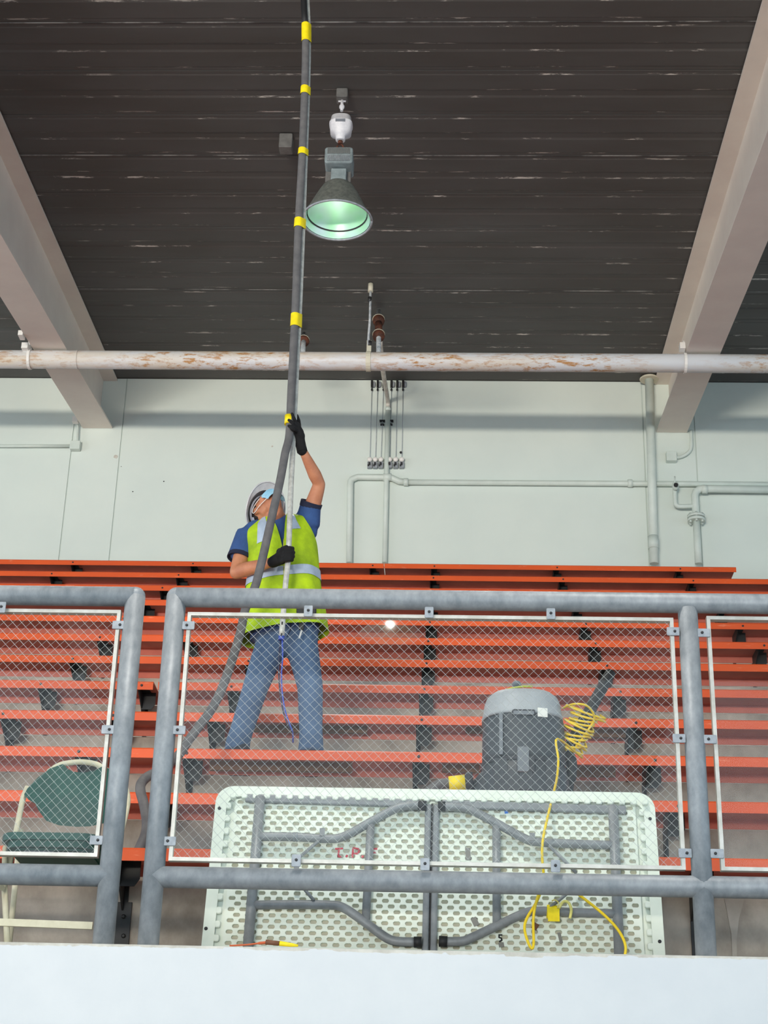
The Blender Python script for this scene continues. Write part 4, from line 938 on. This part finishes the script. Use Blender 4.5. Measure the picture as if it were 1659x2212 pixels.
# ================================================================== POLE, HOSE, BLUE CORD
PO = 8.62
pp = [(608, 1378), (616.5, 1267), (623, 1198), (628, 1060), (635, 920), (640.5, 800), (646, 690), (650, 600), (654.5, 485), (660, 330), (664.5, 200), (666.5, 80), (662, -30), (655, -160)]
pole_pts = spline([V(x, y, PO) for x, y in pp], 5)
pole = single('extension_pole', MB().tube(pole_pts, 0.0158, 12), 'silver_pipe', 'long silver metal pole held upright by the worker', 'pole', V(608, 1378, PO))
for (px, py) in ((609.5, 1346), (608.3, 1371)):
    a = V(px, py, PO-0.0165); part('paint_chip', MB().bevel_box(a, X, Y, Z, 0.004, 0.002, 0.009, 0.002), 'black', pole, 'small dark scrape')
part('end_wrap', MB().tube([V(608.2, 1374, PO), V(607.4, 1383, PO)], 0.0168, 12), 'blue_cord', pole, 'blue wrap at the lower end')
hp = [(660, 62, 8.57), (660, 110, 8.57), (658, 200, 8.57), (653, 330, 8.57), (645, 480, 8.57), (640.5, 600, 8.57), (637, 690, 8.57), (629, 850, 8.57), (625, 939, 8.565), (616, 979, 8.55), (605, 1039, 8.54), (587, 1118, 8.53),
      (569, 1198, 8.50), (559, 1238, 8.48), (551, 1267, 8.45), (530, 1316, 8.40), (520, 1363, 8.33), (501, 1427, 8.23), (477, 1493, 8.10), (455, 1535, 8.02), (433, 1565, 7.97), (405, 1603, 7.90), (385, 1632, 7.84), (350, 1662, 7.74),
      (322, 1676, 7.66), (307, 1689, 7.60), (303, 1706, 7.56), (311, 1738, 7.53), (317, 1775, 7.50), (314, 1803, 7.46)]
hpts = [V(*p) for p in hp]
hz = tread(1)+0.026
q = V(303, 1830, 7.42); hpts += [q, Vector((q.x-0.03, 7.40, hz+0.03)), Vector((q.x+0.05, 7.38, hz)), Vector((q.x+0.4, 7.36, hz)), Vector((-0.35, 7.36, hz)), Vector((-0.02, 7.36, hz+0.02)), Vector((0.12, 7.37, hz+0.16)), Vector((c1.x-0.24, c1.y-0.01, c1.z-0.19)), Vector((c1.x-0.12, c1.y, c1.z-0.02)), c1.copy()]
hs = spline(hpts, 5)
hose = single('vacuum_hose', MB().tube(hs, 0.0236, 14), 'hose', 'long grey hose running up the pole from the vacuum', 'hose', V(405, 1603, 7.9))
cuff = [V(660, 64, 8.57), V(657.5, 30, 8.57), V(655.5, -10, 8.57), V(652, -120, 8.57)]
part('cuff', MB().tube(cuff, 0.0205, 14), 'black', hose, 'black tube above the top tape')
def band(x0, y0, x1, y1, px0, py0, px1, py1, lab='yellow tape binding hose to pole'):
    """tape hugging hose (x,y) and pole (px,py), from the first row to the second"""
    A0, A1, B0, B1 = V(x0, y0, 8.57), V(x1, y1, 8.57), V(px0, py0, PO), V(px1, py1, PO); mb = MB(); n = 20; vs = []
    def hull(a, b, t):
        d = b-a; d = d-t*d.dot(t); L = d.length; e = d.normalized(); f = t.cross(e); out = []
        for k in range(n):
            an = 2*PI*k/n; ca, sa = math.cos(an), math.sin(an)
            if ca >= 0: out.append(b+e*(0.0188*ca)+f*(0.0188*sa))
            else: out.append(a+e*(0.0268*ca)+f*(0.0268*sa))
        return out
    t = (A1-A0).normalized(); rings = 4
    for r_ in range(rings+1):
        s_ = r_/rings; vs += hull(A0+(A1-A0)*s_, B0+(B1-B0)*s_, t)
    fs = [(r_*n+k, r_*n+(k+1) % n, (r_+1)*n+(k+1) % n, (r_+1)*n+k) for r_ in range(rings) for k in range(n)]
    mb.add(vs, fs, True); part('tape_band', mb, 'tape', hose, lab)
band(660, 52, 660, 68, 666.3, 54, 666.4, 70); band(660, 68, 660.3, 90, 666.4, 70, 666.5, 93)
band(658.5, 188, 657.6, 204, 665, 190, 664.4, 207); band(653.4, 322, 652.4, 335, 660.2, 324, 659.8, 338)
band(645.3, 473, 644, 492, 654.8, 475, 654, 496); band(637.8, 679, 636.4, 706, 646.4, 680, 645.3, 709)
mb = MB(); a, b = V(624.8, 898, 8.567), V(623.8, 917, 8.567); mb.tube([a, b], 0.0262, 16); part('tape_band', mb, 'tape', hose, 'yellow tape under the gloved fingers')
d_ = (c1-c0).normalized(); part('tape_band', MB().tube([c1-d_*0.018, c1+d_*0.055], [0.0385, 0.035], 18), 'tape', hose, 'crumpled yellow tape at the vacuum inlet')

bc = single('blue_cord', MB().tube(spline([V(609.5, 1380, PO), V(610.5, 1420, PO), V(608, 1455, PO), V(609.5, 1495, PO-0.02), V(616, 1535, PO-0.03), V(625, 1562, PO-0.03), V(632, 1582, PO-0.02), V(633, 1604, PO+0.02)], 6), 0.0042, 8), 'blue_cord',
            'thin blue and dark cord dangling from the lower end of the pole', 'cord', V(609, 1380, PO))
part('second_strand', MB().tube(spline([V(606.5, 1380, PO), V(602.5, 1420, PO), V(603, 1470, PO), V(607, 1510, PO-0.02), V(614, 1545, PO-0.03), V(624, 1570, PO-0.03), V(632, 1583, PO-0.02)], 6), 0.0042, 8), 'dark_cord', bc, 'darker strand of the cord')

# ================================================================== THE WORKER
MDp = 8.92
def M(px, py, dd=0.0): return V(px, py, MDp+dd)
PX = 1/377.0                                               # metres per pixel at the worker
FEET = tread(3)
man = thing('person', (M(612, 1300).x, MDp, FEET), 'person in blue t-shirt, lime safety vest and white hard hat steadying a tall pole', 'person')
off = wloc(man)
# torso rings: row, centre column, half width, half depth, tilt (right end up)
RINGS = [(1374, 615, .200, .150, 9), (1322, 613, .196, .142, 8), (1280, 611, .190, .138, 8), (1245, 612, .186, .138, 10), (1208, 611, .184, .138, 12), (1178, 608, .184, .134, 13), (1156, 605, .188, .124, 13), (1141, 604, .182, .105, 13), (1131, 603, .135, .088, 11), (1123, 604, .085, .072, 6)]
def ring_at(t):
    t = max(0, min(1, t))*(len(RINGS)-1); i = min(int(t), len(RINGS)-2); f = t-i
    P_ = [RINGS[max(0, i-1)], RINGS[i], RINGS[i+1], RINGS[min(len(RINGS)-1, i+2)]]
    return [0.5*(2*b+(c-a)*f+(2*a-5*b+4*c-d)*f*f+(3*b-a-3*c+d)*f*f*f) for a, b, c, d in zip(*P_)]
def torso(th, t, grow=0.0, flare=0.0):
    """th in degrees: 0 = viewer's right side, 270 = front"""
    y, x, a, b, tl = ring_at(t); c = M(x, y); tl = math.radians(tl); R_ = Vector((math.cos(tl), 0, math.sin(tl)))
    an = math.radians(th); ca, sa = math.cos(an), math.sin(an); q = (abs(ca)**2.4+abs(sa)**2.4)**(-1/2.4)
    return c+R_*((a+grow+flare)*q*ca)+Y*((b+grow+flare)*q*sa)
def t_of(row):
    for i in range(len(RINGS)-1):
        if RINGS[i+1][0] <= row <= RINGS[i][0]: return (i+(RINGS[i][0]-row)/(RINGS[i][0]-RINGS[i+1][0]))/(len(RINGS)-1)
    return 0.0 if row > RINGS[0][0] else 1.0
def torso_mb(mb, grow, t0=0.0, t1=1.0, n=36, m_=26):
    vs = [torso(360*k/n, t0+(t1-t0)*j/m_, grow) for j in range(m_+1) for k in range(n)]
    fs = [(j*n+k, j*n+(k+1) % n, (j+1)*n+(k+1) % n, (j+1)*n+k) for j in range(m_) for k in range(n)]
    fs += [tuple(range(n-1, -1, -1)), tuple(m_*n+k for k in range(n))]
    return mb.add(vs, fs, True)
# joints
SHL, ELL, WRL = M(536, 1152, 0.0), M(511, 1236, -0.06), M(592, 1213, -0.27)          # arm on the viewer's left (lower, holding the pole)
SHR, ELR, WRR = M(664, 1128, -0.01), M(690, 1046, -0.12), M(651, 967, -0.27)         # raised arm
HIPL, KNL, ANL = M(588, 1385, 0.0), M(551, 1488, 0.02), M(514, 1603, 0.06)
HIPR, KNR, ANR = M(651, 1385, 0.0), M(670, 1485, 0.01), M(672, 1606, 0.04)
# head frame
HO = M(579, 1106, -0.02)
Fv = Vector((0.12, -0.33, 0.93)).normalized(); Cv = Vector((-0.50, 0.79, 0.36)); Cv = (Cv-Fv*Cv.dot(Fv)).normalized(); Rv = Fv.cross(Cv)
def hd(x, f, c): return HO+Rv*x+Fv*f+Cv*c
NECK0 = M(606, 1133, 0.01)
mb = MB()
mb.ball(hd(0, 0.0, 0.035), Rv, Fv, Cv, 0.077, 0.097, 0.100)
mb.ball(hd(0, 0.038, -0.045), Rv, Fv, Cv, 0.058, 0.062, 0.062)                    # lower face
mb.ball(hd(0, 0.062, -0.088), Rv, Fv, Cv, 0.034, 0.034, 0.026)                    # chin
for s_ in (-1, 1):
    mb.ball(hd(s_*0.052, 0.008, -0.048), Rv, Fv, Cv, 0.017, 0.038, 0.036)          # jaw corner
    mb.ball(hd(s_*0.043, 0.066, -0.005), Rv, Fv, Cv, 0.026, 0.026, 0.024)          # cheekbone
    mb.ball(hd(s_*0.078, -0.006, 0.000), Rv, Fv, Cv, 0.010, 0.024, 0.034, 14, 8)   # ear
    mb.ball(hd(s_*0.075, 0.000, -0.020), Rv, Fv, Cv, 0.010, 0.012, 0.014, 12, 8)
mb.limb([hd(0, 0.088, 0.036), hd(0, 0.104, 0.012), hd(0, 0.116, -0.012)], [0.009, 0.012, 0.016], 12)   # nose
mb.ball(hd(0, 0.092, -0.046), Rv, Fv, Cv, 0.024, 0.012, 0.011)                    # lips
mb.limb([hd(-0.032, 0.090, 0.044), hd(0.032, 0.090, 0.044)], [0.011, 0.011], 10)   # brow
mb.limb([hd(0, -0.012, -0.035), hd(0, -0.012, -0.085), NECK0, NECK0-Z*0.08], [0.060, 0.056, 0.062, 0.075], 18)
torso_mb(mb, -0.022, 0.0, 0.93)
mb.limb([SHL+Vector((.03, 0, .0)), SHL+(ELL-SHL)*0.5, ELL], [0.058, 0.050, 0.041], 16)
mb.limb([ELL, ELL+(WRL-ELL)*0.28, ELL+(WRL-ELL)*0.7, WRL], [0.042, 0.045, 0.034, 0.026], 16, 0.9)
mb.limb([SHR+Vector((-.03, 0, -.02)), SHR+(ELR-SHR)*0.45, ELR+(SHR-ELR)*0.12, ELR], [0.056, 0.049, 0.040, 0.036], 16)
mb.limb([ELR, ELR+(WRR-ELR)*0.25, ELR+(WRR-ELR)*0.7, WRR], [0.037, 0.042, 0.031, 0.023], 16, 0.92)
for h_, k_, a_ in ((HIPL, KNL, ANL), (HIPR, KNR, ANR)):
    mb.limb([h_+Z*0.05, h_, (h_+k_)/2, k_, k_+(a_-k_)*0.35, a_, a_-Z*0.06], [0.075, 0.072, 0.062, 0.050, 0.048, 0.034, 0.034], 16)
link_mesh('body', fused('body', mb, 'skin', 0.0075, 3, off), man)
for s_ in (-1, 1):
    part('eye', MB().ball(hd(s_*0.031, 0.089, 0.020), Rv, Fv, Cv, 0.0125, 0.0115, 0.009, 12, 8), 'eye', man)
    part('eyebrow', MB().limb([hd(s_*0.016, 0.101, 0.042), hd(s_*0.045, 0.088, 0.042)], [0.004, 0.003], 8), 'hair', man)
part('hair', MB().ball(hd(0, -0.018, 0.044), Rv, Fv, Cv, 0.0785, 0.080, 0.088, 20, 12), 'hair', man, 'short dark hair under the hat')
for s_ in (-1, 1): part('sideburn', MB().ball(hd(s_*0.073, 0.014, 0.030), Rv, Fv, Cv, 0.006, 0.012, 0.022, 12, 8), 'hair', man)
# shirt: torso and two short sleeves in one skin
mb = MB(); torso_mb(mb, 0.0, 0.0, 1.0)
SL_END = M(519, 1205, -0.02)
mb.limb([SHL+Vector((.05, 0, .015)), SHL+(SL_END-SHL)*0.35, SHL+(SL_END-SHL)*0.75], [0.070, 0.074, 0.072], 18)
mb.tube([SHL, SHL+(SL_END-SHL)*0.6, SL_END], [0.070, 0.074, 0.076], 18)
SR_END = M(671, 1092, -0.05)
mb.limb([SHR+Vector((-.07, 0, -.05)), SHR+Vector((-.01, 0, -.01)), SHR+(SR_END-SHR)*0.6], [0.085, 0.078, 0.062], 18)
mb.tube([SHR+Vector((0, 0, -.02)), SHR+(SR_END-SHR)*0.6, SR_END], [0.076, 0.067, 0.063], 18)
mb.limb([M(668, 1150, 0.0), M(668, 1118, -0.02), M(677, 1096, -0.05)], [0.05, 0.046, 0.036], 14)
shirt = link_mesh('tshirt', fused('tshirt', mb, 'shirt', 0.010, 3, off), man)
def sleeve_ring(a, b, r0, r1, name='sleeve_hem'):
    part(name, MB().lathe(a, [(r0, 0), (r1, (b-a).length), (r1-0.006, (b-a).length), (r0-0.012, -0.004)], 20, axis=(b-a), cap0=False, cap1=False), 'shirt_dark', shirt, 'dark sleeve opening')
d_ = (SL_END-SHL).normalized(); sleeve_ring(SL_END-d_*0.014, SL_END+d_*0.012, 0.0755, 0.0775)
d_ = (ELR-SHR).normalized(); sleeve_ring(SR_END-d_*0.014, SR_END+d_*0.022, 0.064, 0.066)
part('collar', MB().tube([NECK0+Vector((0.080*math.cos(a), 0.070*math.sin(a)-0.012, 0.012+0.014*math.cos(a)+0.012*math.sin(a))) for a in [2*PI*q/24 for q in range(25)]], 0.009, 8), 'shirt', shirt)
# jeans
mb = MB(); torso_mb(mb, -0.004, 0.0, 0.16)
mb.limb([M(600, 1362), M(632, 1362)], [0.135, 0.135], 20, 0.9)
for h_, k_, a_ in ((HIPL, KNL, ANL), (HIPR, KNR, ANR)):
    mb.limb([h_+Z*0.03, h_-Z*0.03, (h_+k_)/2, k_, k_+(a_-k_)*0.4, k_+(a_-k_)*0.8, a_], [0.096, 0.096, 0.084, 0.073, 0.069, 0.066, 0.068], 20)
    mb.tube([a_+(k_-a_)*0.2, a_, a_+Vector((0, 0, -0.055))], [0.066, 0.069, 0.074], 20)
jeans = link_mesh('jeans', fused('jeans', mb, 'jeans', 0.011, 3, off), man)
part('belt', MB().add([torso(360*k/36, tt, 0.004) for tt in (t_of(1336), t_of(1324)) for k in range(36)], [(k, (k+1) % 36, 36+(k+1) % 36, 36+k) for k in range(36)], True), 'black', jeans, 'black belt')
c = M(662, 1318, -0.17); part('belt_pouch', MB().bevel_box(c, X, Y, Z, 0.055, 0.02, 0.028, 0.01), 'black', jeans, 'black pouch on the belt')
c = M(651, 1352, -0.16); ky = part('key_ring', MB().bevel_box(c, X, Y, Z, 0.014, 0.007, 0.024, 0.006).tube([M(649, 1338, -0.16), M(651, 1346, -0.16)], 0.003, 6), 'black', man, 'black key fob on the belt')
part('key', MB().obox(M(649, 1370, -0.155), X, Y, Vector((0.25, 0, 1)).normalized(), 0.005, 0.0015, 0.026), 'chrome', ky, 'steel key')
part('fly_seam', MB().tube([M(629, 1345, -0.153), M(627, 1362, -0.15), M(620, 1376, -0.13)], 0.0025, 6), 'shirt_dark', jeans)
# boots
for a_, dx in ((ANL, 0.05), (ANR, 0.02)):
    g_ = Vector((a_.x, a_.y+0.0, FEET)); toe = g_+Vector((dx+0.02, -0.12, 0.0))
    mb = MB().limb([Vector((a_.x, a_.y, FEET+0.16)), g_+Z*0.07+Vector((0, 0.01, 0))], [0.046, 0.05], 14).limb([g_+Vector((0, 0.04, 0.045)), g_+Vector((dx*0.5, -0.05, 0.05)), toe+Z*0.045], [0.042, 0.045, 0.043], 14)
    me = fused('boot', mb, 'shoe', 0.009, 2, off)
    zmin = min(v.co.z for v in me.vertices)
    for v in me.vertices: v.co.z = max(v.co.z, 0.0)
    link_mesh('boot', me, man)
tc = M(520, 1611, -0.04); part('boot_toe', MB().limb([M(517, 1622, -0.02), M(529, 1616, -0.08)], [0.030, 0.026], 14), 'shoe', man)

# safety vest: three draped panels with deep armholes and an open neck
G = 0.022
def fl(t): return 0.028*max(0, (0.36-t)/0.36)**1.3
def wob(th, t): return 0.006*math.sin(math.radians(th)*7+t*5)*(1-t)
def vp(th, t, g=0.0): return torso(th, t, G+g+wob(th, t), fl(t))
TA = t_of(1205)                                            # bottom of the armholes
def arm_open(t, m_): return 0.0 if t < TA else m_*math.sin(min(1.0, (t-TA)/(0.90-TA)*1.35)*PI/2)
def col_to_th(t, col):
    """angle on the front half whose point falls in a photo column"""
    lo, hi = 181.0, 359.0
    for _ in range(24):
        mid = (lo+hi)/2; p = vp(mid, t)-EYE; px = 829.5+F_PX*p.dot(RGT)/p.dot(fwd)
        if px < col: lo = mid
        else: hi = mid
    return (lo+hi)/2
TV = t_of(1216)
def edgeL(t):
    if t <= TV: return col_to_th(t, 613)
    f = (t-TV)/(1-TV); return col_to_th(t, 612-36*f)
def edgeR(t):
    if t <= TV: return col_to_th(t, 613.5)
    f = (t-TV)/(1-TV); return col_to_th(t, 612+8*f)
NV = 40
eL = [edgeL(0.97*j/NV) for j in range(NV+1)]; eR = [edgeR(0.97*j/NV) for j in range(NV+1)]
def outL(t): return 180+arm_open(t, 30)
def outR(t): return 360-arm_open(t, 46)
def frontL(u, v): j = min(NV, int(round(v*NV))); t = 0.97*j/NV; return vp(outL(t)+(eL[j]-outL(t))*u, t)
def frontR(u, v): j = min(NV, int(round(v*NV))); t = 0.97*j/NV; return vp(eR[j]+(outR(t)-eR[j])*u, t)
def back(u, v): t = 0.97*v; return vp(arm_open(t, 30)+(180-arm_open(t, 30)-arm_open(t, 26))*u, t)
def cloth(fn, nu, nv, th=0.004):
    mb = MB(); mb.grid(fn, nu, nv); return mb
vest = part('safety_vest', cloth(frontL, 14, NV), 'vest', man, 'lime safety vest with silver bands')
part('right_front', cloth(frontR, 14, NV), 'vest', vest); part('back_panel', cloth(back, 24, NV), 'vest', vest)
# shoulder caps closing the straps over the shoulders
def strip_on(name, f0, f1, t0, t1, side, nu=10, nv=4, lab='silver reflective band'):
    def fn(u, v):
        t = t0+(t1-t0)*v; j = t/0.97*NV; j0 = min(NV-1, int(j)); f = j-j0
        if side == 'L': a = outL(t); b = eL[j0]+(eL[j0+1]-eL[j0])*f
        elif side == 'R': a = eR[j0]+(eR[j0+1]-eR[j0])*f; b = outR(t)
        else: a, b = 0, 180
        return vp(a+(b-a)*(f0+(f1-f0)*u), t, 0.004)
    part(name, MB().grid(fn, nu, nv), 'silver_tape', vest, lab)
strip_on('reflective_band', 0.0, 1.0, t_of(1266), t_of(1246), 'L', 14); strip_on('reflective_band', 0.0, 1.0, t_of(1266), t_of(1246), 'R', 14); strip_on('reflective_band', 0, 1, t_of(1266), t_of(1246), 'B', 24)
strip_on('shoulder_band', 0.52, 0.80, t_of(1185), 0.95, 'L', 4, 14); strip_on('shoulder_band', 0.22, 0.48, t_of(1172), 0.93, 'R', 4, 14)
part('zip_edge', MB().tube([vp(eR[j], 0.97*j/NV, 0.004) for j in range(0, 22)], 0.003, 6), 'lime', vest)

# hard hat
def hat(a, b, k=1.0, ext=0.0):
    """a: around the crown axis (0 = front), b: 0 rim .. 90 top"""
    ca, sa = math.cos(a), math.sin(a); cb, sb = math.cos(b), math.sin(b)
    return hd((0.108+ext)*k*sa*cb, (0.128+ext+0.006*ca)*k*ca*cb-0.004, 0.050+0.112*k*sb)
mb = MB(); mb.grid(lambda u, v: hat(2*PI*u, PI/2*v), 40, 12)
# brim: slightly longer over the forehead, turned at the rim
def brim(u, v): a = 2*PI*u; e = (0.016+0.034*max(0, math.cos(a))**2)*v; p = hat(a, 0, 1.0, e); return p-Cv*(0.012*v)
mb.grid(brim, 40, 3); mb.grid(lambda u, v: hat(2*PI*u, PI/2*v, 0.965), 40, 10)
hh = part('hard_hat', mb, 'helmet', man, 'scuffed white hard hat')
part('rim_bead', MB().tube([brim(q/40, 1.0) for q in range(41)], 0.0045, 8, False), 'helmet', hh)
def band_pt(u, v): a = 2*PI*u; return hd(0.090*math.sin(a), 0.108*math.cos(a)-0.004, 0.062-0.030*v)
part('headband', MB().grid(band_pt, 36, 2), 'helmet_in', hh, 'grey inner headband')
part('nape_strap', MB().grid(lambda u, v: hd(0.094*math.sin(PI*(0.62+0.76*u)), 0.112*math.cos(PI*(0.62+0.76*u))-0.004, 0.034-0.040*v), 20, 3), 'helmet_in', hh, 'grey nape strap')
for q in (0.74, 0.86): part('strap_hole', MB().ball(hd(0.0955*math.sin(PI*q), 0.1135*math.cos(PI*q)-0.004, 0.010), Rv, Fv, Cv, 0.007, 0.007, 0.007, 8, 6), 'black', hh)
for (a0, a1, b0, b1) in ((2.1, 2.6, 0.10, 0.75), (1.2, 1.55, 0.08, 0.7)):
    part('sticker', MB().grid(lambda u, v: hat(a0+(a1-a0)*u, b0+(b1-b0)*v, 1.008), 6, 4), 'green_sticker', hh, 'pale green sticker')
# face mask with ear loops
def mask(u, v):
    a = (u-0.5)*2*math.radians(68); c_ = 0.012-0.112*v; bul = 0.016*math.sin(PI*min(1, max(0, v)))+0.014*math.exp(-((v-0.15)/0.2)**2)*math.cos(a)
    k_ = 1-0.12*v
    return hd((0.068*math.sin(a))*k_, 0.030+(0.082+bul)*math.cos(a)**0.8, c_-0.006*math.cos(a*1.3))
mk = part('face_mask', MB().grid(mask, 22, 14), 'mask', man, 'pale blue pleated face mask')
for v_ in (0.25, 0.45, 0.65): part('pleat', MB().tube([mask(u/16, v_)+Fv*0.002 for u in range(1, 16)], 0.0022, 6), 'mask', mk)
for s_, u_ in ((1, 1.0), (-1, 0.0)):
    part('ear_loop', MB().tube(spline([mask(u_, 0.05), hd(s_*0.082, 0.028, 0.020), hd(s_*0.089, -0.008, 0.026), hd(s_*0.090, -0.022, 0.004), hd(s_*0.088, -0.010, -0.022), hd(s_*0.078, 0.022, -0.040), mask(u_, 0.85)], 5), 0.0022, 6), 'mask_white', mk, 'white ear loop')

# gloves: palm, cuff, four fingers and a thumb, one skin each
def glove(pieces, voxel=0.0052):
    mb = MB()
    for pts, rad in pieces: mb.limb(pts, rad, 12)
    return fused('glove', mb, 'glove', voxel, 2, off)
fd = -0.395
pieces = [([M(652, 973, -.27), M(648, 953, -.285), M(644.5, 934, -.30)], [0.031, 0.031, 0.033]), ([M(649, 942, -.30), M(642, 926, -.315)], [0.028, 0.027]), ([M(645, 938, -.31), M(641, 920, -.33)], [0.026, 0.023]),
          ([M(641, 918, -.335), M(635.5, 905, -.37), M(631, 894, -.375)], [0.0125, 0.011, 0.0095]),
          ([M(640, 922, -.34), M(632, 913, fd), M(624, 907.5, fd)], [0.0125, 0.011, 0.0098]),
          ([M(640, 928, -.34), M(632, 923.5, fd), M(624, 920, fd)], [0.0125, 0.0112, 0.0100]),
          ([M(641, 931, -.33), M(635, 928, fd+0.01), M(629, 926, fd)], [0.0115, 0.0105, 0.0092]),
          ([M(646, 926, -.31), M(644.5, 909, -.28), M(641, 898, -.265)], [0.0155, 0.0135, 0.0115])]
link_mesh('glove', glove(pieces), man)['label'] = 'black knit glove on the raised hand'
part('glove_cuff', MB().tube([M(653, 976, -.268), M(651, 967, -.272)], [0.031, 0.0305], 16), 'glove', man)
pieces = [([M(590, 1214, -.265), M(600, 1209, -.275), M(609, 1203, -.275)], [0.034, 0.037, 0.037]), ([M(606, 1193, -.27), M(608, 1210, -.27)], [0.026, 0.027])]
for (yy, rr_, sh) in ((1185, 0.0135, 0), (1193.5, 0.014, 1.5), (1202, 0.0135, 1), (1209.5, 0.0122, -1)):
    pieces.append(([M(608+sh, yy+3, -.29), M(616+sh, yy, -.343), M(626+sh, yy-1, -.345), M(632+sh, yy, -.315), M(630+sh, yy+1, -.285)], [rr_*1.05, rr_, rr_, rr_*0.95, rr_*0.85]))
pieces.append(([M(604, 1195, -.29), M(611, 1185, -.325), M(619, 1181.5, -.335)], [0.0165, 0.0145, 0.012]))
link_mesh('glove', glove(pieces), man)['label'] = 'black knit glove gripping the pole at chest height'
part('glove_cuff', MB().tube([M(587, 1215.5, -.262), M(595, 1212, -.27)], [0.030, 0.032], 16), 'glove', man)
